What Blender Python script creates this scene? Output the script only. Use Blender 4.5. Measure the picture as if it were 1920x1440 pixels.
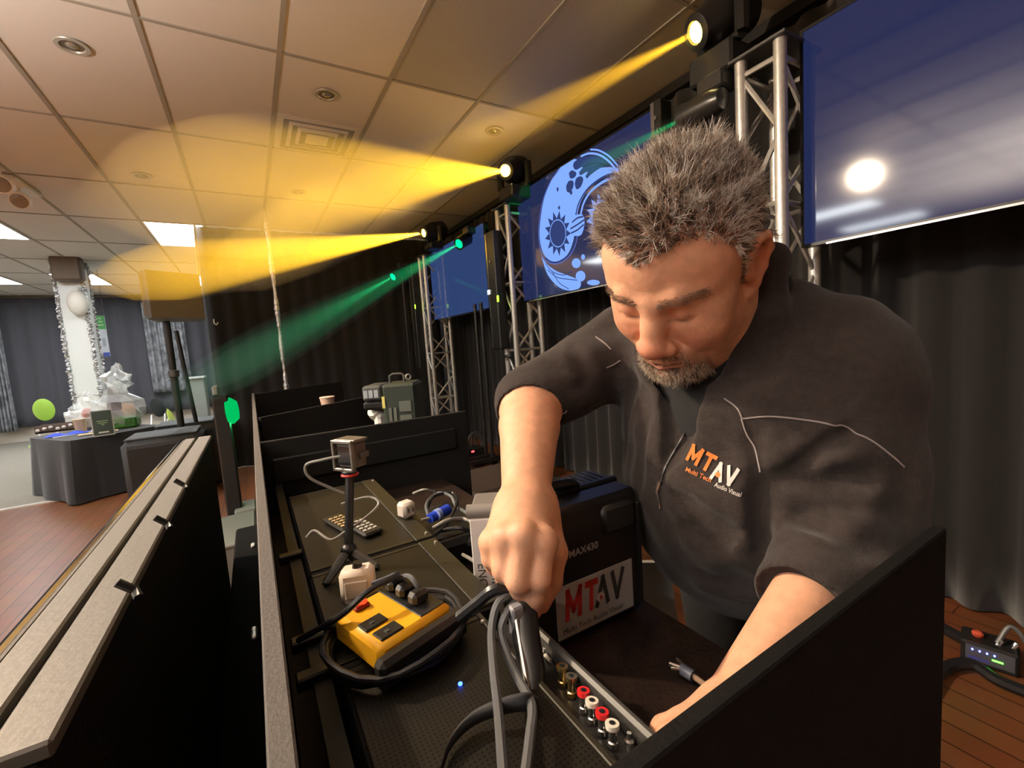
import bpy, math, random
import numpy as np
from mathutils import Vector, Matrix

random.seed(7)
for _o in list(bpy.data.objects):
    bpy.data.objects.remove(_o, do_unlink=True)
scene = bpy.context.scene
COL = scene.collection

# ------------------------------------------------------------------ camera
F_PX, YAW, PITCH, ROLL = 816.8, 30.654, 5.438, -4.038
H = 1.32                       # camera height above the floor
CEIL = 2.95                    # ceiling height
_y, _p, _r = [math.radians(a) for a in (YAW, PITCH, ROLL)]
_f = np.array([math.sin(_y) * math.cos(_p), math.cos(_y) * math.cos(_p), -math.sin(_p)])
_rt = np.array([math.cos(_y), -math.sin(_y), 0.0])
_u = np.cross(_rt, _f)
CR = math.cos(_r) * _rt + math.sin(_r) * _u
CU = -math.sin(_r) * _rt + math.cos(_r) * _u
CF = _f
CAM = np.array([0.0, 0.0, H])
cam_data = bpy.data.cameras.new('camera')
cam_data.sensor_width = 36.0
cam_data.lens = F_PX / 1920.0 * 36.0
cam_data.clip_start = 0.01
cam_data.clip_end = 100
cam = bpy.data.objects.new('camera', cam_data)
COL.objects.link(cam)
cam.matrix_world = Matrix(((CR[0], CU[0], -CF[0], CAM[0]), (CR[1], CU[1], -CF[1], CAM[1]),
                           (CR[2], CU[2], -CF[2], CAM[2]), (0, 0, 0, 1)))
scene.camera = cam

# ------------------------------------------------------------------ world, exposure
world = bpy.data.worlds.new('world')
scene.world = world
world.use_nodes = True
world.node_tree.nodes['Background'].inputs[0].default_value = (0.9, 0.85, 0.75, 1)
world.node_tree.nodes['Background'].inputs[1].default_value = 0.0
vs = scene.view_settings
vs.view_transform = 'Standard'
vs.look = 'None'
vs.gamma = 1.0
vs.exposure = 0.3
vs.use_curve_mapping = False
scene.cycles.use_denoising = True
scene.cycles.max_bounces = 8
scene.cycles.diffuse_bounces = 4
scene.cycles.glossy_bounces = 4
scene.cycles.transmission_bounces = 6
scene.cycles.transparent_max_bounces = 12
scene.cycles.volume_bounces = 0
scene.cycles.volume_step_rate = 2.0
scene.cycles.sample_clamp_indirect = 6.0
scene.cycles.caustics_reflective = False
scene.cycles.caustics_refractive = False

# ------------------------------------------------------------------ main lights of the room
def lamp(name, kind, loc, energy, color, **kw):
    l = bpy.data.lights.new(name, kind)
    l.energy = energy
    l.color = color
    for k, v in kw.items():
        if k not in ('target',):
            setattr(l, k, v)
    o = bpy.data.objects.new(name, l)
    COL.objects.link(o)
    o.location = loc
    if 'target' in kw:
        d = Vector(kw['target']) - Vector(loc)
        o.rotation_euler = d.to_track_quat('-Z', 'Y').to_euler()
    return o

KEY_POS = (-1.38, 2.10, CEIL - 0.16)      # the flood lamp whose reflection shows in the right-hand screen
KEY_W, FLUOR_E, UP_W = 330.0, 22.0, 640.0
BEAM1, BEAM2, BEAM3, GREEN = 1700.0, 4000.0, 12000.0, 420.0
key = lamp('flood_lamp_light', 'SPOT', KEY_POS, KEY_W, (1.0, 0.78, 0.55), spot_size=math.radians(120), spot_blend=0.6,
           shadow_soft_size=0.06, target=(0.45, 0.5, 1.1))

# ------------------------------------------------------------------ helpers
def ray(px, py):
    return CF + CR * (px - 960) / F_PX - CU * (py - 720) / F_PX

def PX(px, py, x=None, y=None, z=None, d=None):
    """world point seen at a pixel, on the plane x=, y= or z=, or at depth d"""
    r = ray(px, py)
    if x is not None: t = (x - CAM[0]) / r[0]
    elif y is not None: t = (y - CAM[1]) / r[1]
    elif z is not None: t = (z - CAM[2]) / r[2]
    else: t = d
    return CAM + r * t

def V(a): return Vector([float(c) for c in a])

def srgb(r, g, b):
    def c(v):
        v = v / 255.0
        return v / 12.92 if v <= 0.04045 else ((v + 0.055) / 1.055) ** 2.4
    return (c(r), c(g), c(b))

MATS = {}
def mat(name, color, rough=0.6, metal=0.0, emit=None, estr=1.0, noise=0.0, nscale=30.0, bump=0.0, bscale=80.0,
        spec=0.5, sheen=0.0, coat=0.0, alpha=1.0, trans=0.0, ior=1.45, color2=None, subsurf=0.0, attr=None, stretch=None):
    if name in MATS: return MATS[name]
    m = bpy.data.materials.new(name)
    m.use_nodes = True
    nt = m.node_tree
    b = nt.nodes['Principled BSDF']
    b.inputs['Base Color'].default_value = (*color, 1)
    b.inputs['Roughness'].default_value = rough
    b.inputs['Metallic'].default_value = metal
    b.inputs['Specular IOR Level'].default_value = spec
    b.inputs['Sheen Weight'].default_value = sheen
    b.inputs['Coat Weight'].default_value = coat
    b.inputs['Alpha'].default_value = alpha
    b.inputs['Transmission Weight'].default_value = trans
    b.inputs['IOR'].default_value = ior
    if subsurf:
        b.inputs['Subsurface Weight'].default_value = subsurf
        b.inputs['Subsurface Radius'].default_value = (0.012, 0.004, 0.002)
        b.inputs['Subsurface Scale'].default_value = 0.6
    if emit:
        b.inputs['Emission Color'].default_value = (*emit, 1)
        b.inputs['Emission Strength'].default_value = estr
    tc = None
    def coords():
        nonlocal tc
        if tc is None:
            t = nt.nodes.new('ShaderNodeTexCoord')
            mp = nt.nodes.new('ShaderNodeMapping')
            if stretch: mp.inputs['Scale'].default_value = stretch
            nt.links.new(t.outputs['Object'], mp.inputs['Vector'])
            tc = mp
        return tc.outputs['Vector']
    src = None
    if attr:
        a = nt.nodes.new('ShaderNodeVertexColor'); a.layer_name = attr
        src = a.outputs['Color']
        nt.links.new(src, b.inputs['Base Color'])
    if noise > 0 or color2:
        n = nt.nodes.new('ShaderNodeTexNoise'); n.inputs['Scale'].default_value = nscale
        n.inputs['Detail'].default_value = 5
        nt.links.new(coords(), n.inputs['Vector'])
        mx = nt.nodes.new('ShaderNodeMix'); mx.data_type = 'RGBA'
        c2 = color2 or tuple(max(0, c * (1 - noise)) for c in color)
        mx.inputs[6].default_value = (*color, 1); mx.inputs[7].default_value = (*c2, 1)
        rp = nt.nodes.new('ShaderNodeValToRGB')
        rp.color_ramp.elements[0].position = 0.35; rp.color_ramp.elements[1].position = 0.65
        nt.links.new(n.outputs['Fac'], rp.inputs['Fac'])
        nt.links.new(rp.outputs['Color'], mx.inputs[0])
        if attr:
            mm = nt.nodes.new('ShaderNodeMix'); mm.data_type = 'RGBA'; mm.blend_type = 'MULTIPLY'
            mm.inputs[0].default_value = 1.0
            mx.inputs[6].default_value = (1, 1, 1, 1); mx.inputs[7].default_value = (1 - noise, 1 - noise, 1 - noise, 1)
            nt.links.new(src, mm.inputs[6]); nt.links.new(mx.outputs[2], mm.inputs[7])
            nt.links.new(mm.outputs[2], b.inputs['Base Color'])
        else:
            nt.links.new(mx.outputs[2], b.inputs['Base Color'])
    if bump > 0:
        n = nt.nodes.new('ShaderNodeTexNoise'); n.inputs['Scale'].default_value = bscale
        n.inputs['Detail'].default_value = 4
        nt.links.new(coords(), n.inputs['Vector'])
        bp = nt.nodes.new('ShaderNodeBump'); bp.inputs['Strength'].default_value = bump
        bp.inputs['Distance'].default_value = 0.004
        nt.links.new(n.outputs['Fac'], bp.inputs['Height'])
        nt.links.new(bp.outputs['Normal'], b.inputs['Normal'])
    MATS[name] = m
    return m

def emat(name, color, strength, sample=False):
    if name in MATS: return MATS[name]
    m = bpy.data.materials.new(name); m.use_nodes = True
    nt = m.node_tree
    nt.nodes.remove(nt.nodes['Principled BSDF'])
    e = nt.nodes.new('ShaderNodeEmission')
    e.inputs[0].default_value = (*color, 1); e.inputs[1].default_value = strength
    nt.links.new(e.outputs[0], nt.nodes['Material Output'].inputs[0])
    if not sample: m.cycles.emission_sampling = 'NONE'
    MATS[name] = m
    return m

def tag(o, label=None, cat=None, group=None, kind=None):
    if label: o['label'] = label
    if cat: o['category'] = cat
    if group: o['group'] = group
    if kind: o['kind'] = kind
    return o

def empty(name, loc=(0, 0, 0), label=None, cat=None, group=None, rz=0.0):
    o = bpy.data.objects.new(name, None)
    COL.objects.link(o)
    o.location = [float(c) for c in loc]
    o.rotation_euler = (0, 0, rz)
    o.empty_display_size = 0.05
    return tag(o, label, cat, group)

def frame_from(d, up=(0, 0, 1)):
    d = np.asarray(d, float); d = d / np.linalg.norm(d)
    up = np.asarray(up, float)
    if abs(d @ up) > 0.99: up = np.array([1.0, 0, 0])
    a = np.cross(up, d); a /= np.linalg.norm(a)
    b = np.cross(d, a)
    return a, b, d

class MB:
    """collects shapes and links them as ONE mesh object"""
    def __init__(self): self.v = []; self.f = []
    def add(self, vs, fs):
        n = len(self.v)
        self.v += [tuple(float(c) for c in p) for p in vs]
        self.f += [tuple(i + n for i in q) for q in fs]
        return self
    def box(self, lo, hi, M=None, bev=0.0):
        lo = np.array(lo, float); hi = np.array(hi, float)
        if bev > 0:
            b = min(bev, 0.45 * float(min(hi - lo)))
            # chamfered box: 24 verts
            vs = []; idx = {}
            for sx in (0, 1):
                for sy in (0, 1):
                    for sz in (0, 1):
                        s = (sx, sy, sz)
                        for ax in range(3):
                            p = [0, 0, 0]
                            for k in range(3):
                                e = hi[k] if s[k] else lo[k]
                                p[k] = e if k == ax else (e - b if s[k] else e + b)
                            idx[(s, ax)] = len(vs); vs.append(p)
            fs = []
            for ax in range(3):
                for s in (0, 1):
                    q = []
                    o1, o2 = [k for k in range(3) if k != ax]
                    for (a, c) in ((0, 0), (1, 0), (1, 1), (0, 1)):
                        t = [0, 0, 0]; t[ax] = s; t[o1] = a; t[o2] = c
                        q.append(idx[(tuple(t), ax)])
                    fs.append(q)
            for ax in range(3):
                o1, o2 = [k for k in range(3) if k != ax]
                for a in (0, 1):
                    for c in (0, 1):
                        t0 = [0, 0, 0]; t0[o1] = a; t0[o2] = c
                        t1 = list(t0); t1[ax] = 1
                        fs.append([idx[(tuple(t0), o1)], idx[(tuple(t1), o1)], idx[(tuple(t1), o2)], idx[(tuple(t0), o2)]])
            for sx in (0, 1):
                for sy in (0, 1):
                    for sz in (0, 1):
                        s = (sx, sy, sz)
                        fs.append([idx[(s, 0)], idx[(s, 1)], idx[(s, 2)]])
        else:
            vs = [(x, y, z) for x in (lo[0], hi[0]) for y in (lo[1], hi[1]) for z in (lo[2], hi[2])]
            fs = [(0, 1, 3, 2), (4, 6, 7, 5), (0, 4, 5, 1), (2, 3, 7, 6), (0, 2, 6, 4), (1, 5, 7, 3)]
        if M is not None:
            vs = [tuple(M @ Vector(p)) for p in vs]
        return self.add(vs, fs)
    def tube(self, pts, r, n=8, cap=True, rs=None):
        pts = [np.asarray(p, float) for p in pts]
        m = len(pts); vs = []; fs = []
        prev = None
        for i, p in enumerate(pts):
            d = pts[min(i + 1, m - 1)] - pts[max(i - 1, 0)]
            if np.linalg.norm(d) < 1e-9: d = np.array([0, 0, 1.0])
            d = d / np.linalg.norm(d)
            if prev is None: a, b, _ = frame_from(d)
            else:
                a = prev - d * (prev @ d)
                a = a / (np.linalg.norm(a) + 1e-12); b = np.cross(d, a)
            prev = a
            rr = rs[i] if rs is not None else r
            for k in range(n):
                t = 2 * math.pi * k / n
                vs.append(p + rr * (math.cos(t) * a + math.sin(t) * b))
        for i in range(m - 1):
            for k in range(n):
                k2 = (k + 1) % n
                fs.append((i * n + k, i * n + k2, (i + 1) * n + k2, (i + 1) * n + k))
        if cap:
            fs.append(tuple(range(n - 1, -1, -1))); fs.append(tuple((m - 1) * n + k for k in range(n)))
        return self.add(vs, fs)
    def lathe(self, prof, origin, axis, n=24, up=(0, 0, 1)):
        """prof: list of (r, t) along the axis"""
        a, b, d = frame_from(axis, up)
        o = np.asarray(origin, float); vs = []; fs = []
        for (r, t) in prof:
            for k in range(n):
                th = 2 * math.pi * k / n
                vs.append(o + d * t + max(r, 1e-5) * (math.cos(th) * a + math.sin(th) * b))
        m = len(prof)
        for i in range(m - 1):
            for k in range(n):
                k2 = (k + 1) % n
                fs.append((i * n + k, i * n + k2, (i + 1) * n + k2, (i + 1) * n + k))
        fs.append(tuple(range(n - 1, -1, -1))); fs.append(tuple((m - 1) * n + k for k in range(n)))
        return self.add(vs, fs)
    def ell(self, c, r, n=16, m=10, M=None):
        vs = []; fs = []
        for i in range(m + 1):
            ph = math.pi * i / m
            for k in range(n):
                th = 2 * math.pi * k / n
                p = Vector((r[0] * math.sin(ph) * math.cos(th), r[1] * math.sin(ph) * math.sin(th), r[2] * math.cos(ph)))
                if M is not None: p = M @ p
                vs.append((p[0] + c[0], p[1] + c[1], p[2] + c[2]))
        for i in range(m):
            for k in range(n):
                k2 = (k + 1) % n
                fs.append((i * n + k, (i + 1) * n + k, (i + 1) * n + k2, i * n + k2))
        return self.add(vs, fs)
    def prism(self, poly, off):
        """planar polygon of 3D points extruded by the vector off"""
        n = len(poly); o = np.asarray(off, float)
        vs = [np.asarray(p, float) for p in poly] + [np.asarray(p, float) + o for p in poly]
        fs = [tuple(range(n - 1, -1, -1)), tuple(range(n, 2 * n))]
        fs += [(i, (i + 1) % n, n + (i + 1) % n, n + i) for i in range(n)]
        return self.add(vs, fs)
    def grid(self, fn, nu, nv):
        vs = [fn(i / nu, j / nv) for i in range(nu + 1) for j in range(nv + 1)]
        fs = [(i * (nv + 1) + j, (i + 1) * (nv + 1) + j, (i + 1) * (nv + 1) + j + 1, i * (nv + 1) + j + 1)
              for i in range(nu) for j in range(nv)]
        return self.add(vs, fs)
    def build(self, name, m, parent=None, smooth=False, local=True):
        me = bpy.data.meshes.new(name)
        me.from_pydata(self.v, [], self.f)
        import bmesh
        bm = bmesh.new(); bm.from_mesh(me)
        bmesh.ops.recalc_face_normals(bm, faces=bm.faces)
        bm.to_mesh(me); bm.free()
        if smooth:
            me.shade_smooth()
            if smooth != 'all':
                try: me.set_sharp_from_angle(angle=math.radians(40))
                except Exception: pass
        if m: me.materials.append(m)
        o = bpy.data.objects.new(name, me)
        COL.objects.link(o)
        if parent is not None: attach(o, parent, world=not local)
        return o

def attach(o, parent, world=True):
    """parent o; world=True keeps the mesh where its world coordinates put it"""
    o.parent = parent
    if world:
        top = parent; M = Matrix.Identity(4)
        chain = []
        while top is not None:
            chain.append(top); top = top.parent
        for p in reversed(chain):
            M = M @ p.matrix_parent_inverse @ p.matrix_basis
        o.matrix_parent_inverse = M.inverted()
    return o

def W(mb, name, m, parent=None, smooth=False):
    """build with world coordinates under a parent"""
    return mb.build(name, m, parent, smooth, local=False)

def copy_tree(o, parent=None):
    c = o.copy(); COL.objects.link(c); c.parent = parent
    for ch in list(o.children): copy_tree(ch, c)
    return c

def bez(pts, n=12):
    """Catmull-Rom through the points"""
    P = [np.asarray(p, float) for p in pts]
    P = [2 * P[0] - P[1]] + P + [2 * P[-1] - P[-2]]
    out = []
    for i in range(1, len(P) - 2):
        for k in range(n):
            t = k / n
            a, b, c, d = P[i - 1], P[i], P[i + 1], P[i + 2]
            out.append(0.5 * ((2 * b) + (-a + c) * t + (2 * a - 5 * b + 4 * c - d) * t * t + (-a + 3 * b - 3 * c + d) * t ** 3))
    out.append(P[-2])
    return out

def text_mesh(s, size=0.1, offset=0.0, extrude=0.0, shear=0.0, align='CENTER', space=1.0):
    cu = bpy.data.curves.new('lettering', 'FONT')
    cu.body = s; cu.size = size; cu.offset = offset; cu.extrude = extrude; cu.shear = shear
    cu.align_x = align; cu.align_y = 'CENTER'; cu.space_character = space
    cu.resolution_u = 3
    o = bpy.data.objects.new('lettering', cu); COL.objects.link(o)
    dg = bpy.context.evaluated_depsgraph_get(); dg.update()
    me = bpy.data.meshes.new_from_object(o.evaluated_get(dg))
    bpy.data.objects.remove(o, do_unlink=True)
    return me

STROKES = {'M': ([((0, 0), (0, 1)), ((0, 1), (.5, .25)), ((.5, .25), (1, 1)), ((1, 1), (1, 0))], .86), 'T': ([((0, 1), (1, 1)), ((.5, 1), (.5, 0))], .72),
           'A': ([((0, 0), (.5, 1)), ((.5, 1), (1, 0))], .80), 'V': ([((0, 1), (.5, 0)), ((.5, 0), (1, 1))], .80)}
def block_letters(s, w=.21, gap=.16):
    """bold straight-stroke capitals of height 1: list of quads in the letter plane and the total width"""
    quads = []; x = 0.0
    for ch in s:
        st, wd = STROKES[ch]
        for (a, b) in st:
            a = np.array([x + w / 2 + a[0] * (wd - w), w / 2 + a[1] * (1 - w)]); b = np.array([x + w / 2 + b[0] * (wd - w), w / 2 + b[1] * (1 - w)])
            d = (b - a) / np.linalg.norm(b - a); n = np.array([-d[1], d[0]])
            a = a - d * w / 2; b = b + d * w / 2
            quads.append([a + n * w / 2, a - n * w / 2, b - n * w / 2, b + n * w / 2])
        x += wd + gap * (0.3 if s == 'AV' else 1)
    return quads, x - gap * (0.3 if s == 'AV' else 1)

def place_text(name, s, size, m, origin, right, up, parent=None, **kw):
    """lettering laid out on a plane: right and up are its in-plane axes"""
    me = text_mesh(s, size, **kw)
    r = V(right).normalized(); u = V(up); u = (u - r * u.dot(r)).normalized(); n = r.cross(u)
    M = Matrix(((r[0], u[0], n[0], origin[0]), (r[1], u[1], n[1], origin[1]), (r[2], u[2], n[2], origin[2]), (0, 0, 0, 1)))
    me.transform(M)
    me.materials.clear(); me.materials.append(m)
    o = bpy.data.objects.new(name, me); COL.objects.link(o)
    if parent is not None: attach(o, parent)
    return o
# ------------------------------------------------------------------ room shell
XW, YB = 2.62, 12.6            # stage curtain plane, far back curtain plane
XL, YN = -9.0, -4.5
M_ceil = mat('ceiling_board', (0.76, 0.725, 0.68), 0.9, bump=0.05, bscale=120)
def ribbed_mat():
    m = mat('ceiling_metal', (0.55, 0.53, 0.48), 0.6)
    nt = m.node_tree; b = nt.nodes['Principled BSDF']
    tc = nt.nodes.new('ShaderNodeTexCoord'); wv = nt.nodes.new('ShaderNodeTexWave')
    wv.bands_direction = 'Y'; wv.inputs['Scale'].default_value = 28.0
    mx = nt.nodes.new('ShaderNodeMix'); mx.data_type = 'RGBA'
    mx.inputs[6].default_value = (0.60, 0.57, 0.52, 1); mx.inputs[7].default_value = (0.36, 0.34, 0.30, 1)
    nt.links.new(tc.outputs['Object'], wv.inputs['Vector']); nt.links.new(wv.outputs['Fac'], mx.inputs[0])
    nt.links.new(mx.outputs[2], b.inputs['Base Color'])
    return m
M_ribbed = ribbed_mat()
M_tbar = mat('ceiling_grid', (0.40, 0.37, 0.32), 0.7)
M_wall = mat('painted_wall', (0.55, 0.5, 0.42), 0.9)
M_drape = mat('black_drape', (0.014, 0.013, 0.013), 0.9, sheen=0.25, bump=0.1, bscale=300)
M_drape_far = mat('charcoal_drape', (0.055, 0.055, 0.065), 0.9, sheen=0.2)
M_carpet = mat('grey_carpet', (0.30, 0.27, 0.22), 0.95, noise=0.25, nscale=60, bump=0.2, bscale=300)

# timber floor: planks with colour variation
def wood_mat():
    m = mat('timber_floor', (0.33, 0.13, 0.055), 0.35, noise=0.0, coat=0.15)
    nt = m.node_tree; b = nt.nodes['Principled BSDF']
    tc = nt.nodes.new('ShaderNodeTexCoord')
    br = nt.nodes.new('ShaderNodeTexBrick')
    mp = nt.nodes.new('ShaderNodeMapping'); mp.inputs['Rotation'].default_value = (0, 0, math.pi / 2)
    br.inputs['Color1'].default_value = (0.30, 0.115, 0.045, 1); br.inputs['Color2'].default_value = (0.24, 0.085, 0.033, 1)
    br.inputs['Mortar'].default_value = (0.08, 0.03, 0.015, 1)
    br.inputs['Scale'].default_value = 1.0; br.inputs['Mortar Size'].default_value = 0.003
    br.inputs['Brick Width'].default_value = 1.2; br.inputs['Row Height'].default_value = 0.09
    n = nt.nodes.new('ShaderNodeTexNoise'); n.inputs['Scale'].default_value = 6
    mx = nt.nodes.new('ShaderNodeMix'); mx.data_type = 'RGBA'; mx.blend_type = 'MULTIPLY'; mx.inputs[0].default_value = 0.5
    nt.links.new(tc.outputs['Object'], mp.inputs['Vector']); nt.links.new(mp.outputs[0], br.inputs['Vector'])
    nt.links.new(tc.outputs['Object'], n.inputs['Vector'])
    nt.links.new(br.outputs['Color'], mx.inputs[6]); nt.links.new(n.outputs['Color'], mx.inputs[7])
    nt.links.new(mx.outputs[2], b.inputs['Base Color'])
    return m
M_wood = wood_mat()
Y_CARPET = 6.35
tag(MB().box((XL, YN, -0.1), (XW + 0.3, Y_CARPET, 0)).build('floor', M_wood), kind='structure')
tag(MB().box((XL, Y_CARPET, -0.1), (XW + 0.3, YB + 0.3, 0.004)).build('floor_carpet', M_carpet), kind='structure')
tag(MB().box((XL, Y_CARPET - 0.04, 0.0), (-0.9, Y_CARPET + 0.02, 0.012)).build('trim_1', mat('pale_trim', (0.6, 0.57, 0.5), 0.5)), kind='structure')
tag(MB().box((XW + 0.15, YN, -0.1), (XW + 0.3, YB + 0.3, CEIL + 0.2)).build('wall_right', M_wall), kind='structure')
tag(MB().box((XL, YB + 0.15, -0.1), (XW + 0.3, YB + 0.3, CEIL + 0.2)).build('wall_back', M_wall), kind='structure')
tag(MB().box((XL - 0.15, YN, -0.1), (XL, YB + 0.3, CEIL + 0.2)).build('wall_left', M_wall), kind='structure')
tag(MB().box((XL, YN - 0.15, -0.1), (XW + 0.3, YN, CEIL + 0.2)).build('wall_front', M_wall), kind='structure')

# ceiling: slab, tiles, grid bars; panels of light sit in tile bays
TX0, TXP, TY0, TYP = -0.285, 0.596, 2.72, 1.205
ceil = tag(MB().box((XL, YN, CEIL + 0.03), (XW + 0.3, YB + 0.3, CEIL + 0.15)).build('ceiling', M_ceil), kind='structure')
light_bays = [(-1, 3), (-4, 3), (-4, 6), (-1, 6), (-6, 0), (-9, 0), (-6, 6), (-9, 4), (-12, 1), (-9, -3), (-6, -4), (-12, 5), (-12, -3)]
tile_me = None
ix0, ix1, iy0, iy1 = -7, 4, -3, 8
for i in range(ix0, ix1 + 1):
    for j in range(iy0, iy1 + 1):
        if (i, j) in light_bays: continue
        x0 = TX0 + i * TXP; y0 = TY0 + j * TYP
        if tile_me is None:
            t = MB().box((0.006, 0.006, 0), (TXP - 0.006, TYP - 0.006, 0.012), bev=0.003).build('ceiling_tile', M_ceil, ceil)
            tile_me = t.data
        else:
            t = bpy.data.objects.new('ceiling_tile', tile_me); COL.objects.link(t); t.parent = ceil
        t.location = (x0, y0, CEIL + 0.004)
        if (i, j) in ((2, -1), (3, -1)):       # perforated tiles over the stage
            t.data = tile_me.copy(); t.data.materials[0] = M_ribbed
# outer part of the ceiling beyond the tiles
XT0, XT1 = TX0 + ix0 * TXP, min(XW + 0.2, TX0 + (ix1 + 1) * TXP)
YT0, YT1 = TY0 + iy0 * TYP, TY0 + (iy1 + 1) * TYP
gb = MB()
for i in range(ix0, ix1 + 2):
    x = TX0 + i * TXP; gb.box((x - 0.012, YT0, CEIL - 0.003), (x + 0.012, YT1, CEIL + 0.008))
for j in range(iy0, iy1 + 2):
    y = TY0 + j * TYP; gb.box((XT0, y - 0.010, CEIL - 0.002), (XT1, y + 0.010, CEIL + 0.007))
gb.build('grid_bars', M_tbar, ceil)
ob = MB()
ob.box((XL, YN, CEIL), (XT0, YB + .2, CEIL + .02)); ob.box((XT0, YN, CEIL), (XW + .2, YT0, CEIL + .02))
ob.box((XT0, YT1, CEIL), (XW + .2, YB + .2, CEIL + .02))
ob.build('outer_tiles', M_ceil, ceil)
M_fluor = emat('light_panel', (0.93, 0.97, 1.0), FLUOR_E, True)
M_pframe = mat('panel_frame', (0.7, 0.68, 0.62), 0.6)
plab = {(-1, 3): 'rectangular white ceiling light panel beside the edge of the black drape',
        (-4, 3): 'white ceiling light panel cut off by the left edge of the photo',
        (-4, 6): 'small far white ceiling light panel right of the white column'}
for (i, j) in light_bays:
    x0 = TX0 + i * TXP; y0 = TY0 + j * TYP
    pl = empty('ceiling_light', (x0 + TXP / 2, y0 + TYP / 2, CEIL), plab.get((i, j), 'white ceiling light panel farther away in the hall'),
               'ceiling light', 'ceiling light panels')
    W(MB().box((x0 + 0.03, y0 + 0.03, CEIL - 0.002), (x0 + TXP - 0.03, y0 + TYP - 0.03, CEIL + 0.005)), 'diffuser', M_fluor, pl)
    fr = MB()
    for (a, b, c, d) in ((0.01, 0.01, TXP - .01, .03), (.01, TYP - .03, TXP - .01, TYP - .01), (.01, .03, .03, TYP - .03), (TXP - .03, .03, TXP - .01, TYP - .03)):
        fr.box((x0 + a, y0 + b, CEIL - 0.006), (x0 + c, y0 + d, CEIL + 0.008))
    W(fr, 'frame', M_pframe, pl)

# recessed downlights (switched off)
M_dlring = mat('downlight_ring', (0.55, 0.52, 0.46), 0.35, 0.3)
M_dlbulb = mat('downlight_bulb', (0.5, 0.47, 0.42), 0.15, 0.6)
M_dlwell = mat('downlight_well', (0.16, 0.14, 0.11), 0.5)
dls = [((135, 85), 'recessed round downlight nearest the top left corner'), ((612, 177), 'recessed round downlight above the square air vent'),
       ((927, 245), 'recessed round downlight near the stage curtain'), ((266, 329), 'faint recessed downlight left of the tinsel pole'),
       ((560, 360), 'faint recessed downlight close to the top of the tinsel pole')]
for (p, lb) in dls:
    c = PX(*p, z=CEIL)
    d = empty('downlight', c, lb, 'downlight', 'recessed downlights')
    W(MB().lathe([(0.048, 0), (0.066, -0.001), (0.070, -0.004), (0.068, -0.008), (0.050, -0.008), (0.046, 0.0)], c, (0, 0, 1)), 'ring', M_dlring, d, True)
    W(MB().lathe([(0.0, -0.002), (0.047, -0.002), (0.047, 0.002), (0, 0.002)], c, (0, 0, 1)), 'well', M_dlwell, d)
    W(MB().lathe([(0.0, -0.012), (0.018, -0.010), (0.026, -0.004), (0.026, 0.0)], c, (0, 0, 1)), 'bulb', M_dlbulb, d, True)

# square air vent
va = PX(515, 212, z=CEIL); vb = PX(664, 268, z=CEIL)
vc = (TX0 + 1.5 * TXP, TY0 + 0.5 * TYP + 0.33, CEIL)
vent = empty('air_vent', vc, 'square white ceiling air vent with stepped frames lit yellow', 'air vent')
M_vent = mat('vent_white', (0.75, 0.71, 0.63), 0.5)
hs = 0.27
for k, (ro, ri, dz) in enumerate(((0.27, 0.235, -0.008), (0.20, 0.175, -0.014), (0.14, 0.118, -0.020))):
    fr = MB()
    for s in range(4):
        a = s * math.pi / 2
        ca, sa = math.cos(a), math.sin(a)
        q = []
        for (u, w, z) in ((-ro, ro, -dz * 0 - 0.002), (ro, ro, -0.002), (ri, ri, dz), (-ri, ri, dz)):
            q.append((vc[0] + u * ca - w * sa, vc[1] + u * sa + w * ca, CEIL + z))
        fr.prism(q, (0, 0, 0.012))
    W(fr, 'frame', M_vent, vent)
W(MB().box((vc[0] - .075, vc[1] - .075, CEIL - .02), (vc[0] + .075, vc[1] + .075, CEIL - .008), bev=.004), 'centre_plate', M_vent, vent)
W(MB().box((vc[0] - .26, vc[1] - .26, CEIL - .003), (vc[0] + .26, vc[1] + .26, CEIL + .002)), 'backing', mat('vent_dark', (0.25, 0.23, 0.2), 0.8), vent)

# twin emergency spotlight on the ceiling at the left edge
ec = PX(40, 345, z=CEIL)
em = empty('emergency_light', ec, 'white twin-head emergency spotlight on the ceiling at left edge', 'spotlight')
M_ew = mat('emergency_white', (0.8, 0.77, 0.7), 0.45)
M_eb = mat('emergency_lens', (0.28, 0.22, 0.16), 0.25)
dirx = V(PX(70, 365, z=CEIL) - PX(0, 318, z=CEIL)).normalized()
nrm = Vector((-dirx.y, dirx.x, 0))
Me = Matrix(((dirx.x, nrm.x, 0, ec[0]), (dirx.y, nrm.y, 0, ec[1]), (0, 0, 1, CEIL), (0, 0, 0, 1)))
W(MB().box((-0.24, -0.05, -0.035), (0.24, 0.05, 0), M=Me, bev=0.01), 'housing', M_ew, em)
for px, py in ((4, 345), (38, 376)):
    c = PX(px, py, z=CEIL - 0.14)
    aim = np.array([-0.1, -0.9, -0.45])
    W(MB().lathe([(0.02, -0.09), (0.045, -0.07), (0.068, -0.02), (0.070, 0.02), (0.062, 0.022)], c, aim), 'spot_head', M_ew, em, True)
    W(MB().lathe([(0.0, 0.035), (0.03, 0.032), (0.055, 0.024), (0.061, 0.02)], c, aim), 'lens', M_eb, em, True)
    W(MB().tube([c - aim * 0.06, c + np.array([0, 0, 0.06]), c + np.array([0, 0, 0.12])], 0.012), 'swivel', M_ew, em, True)

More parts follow.
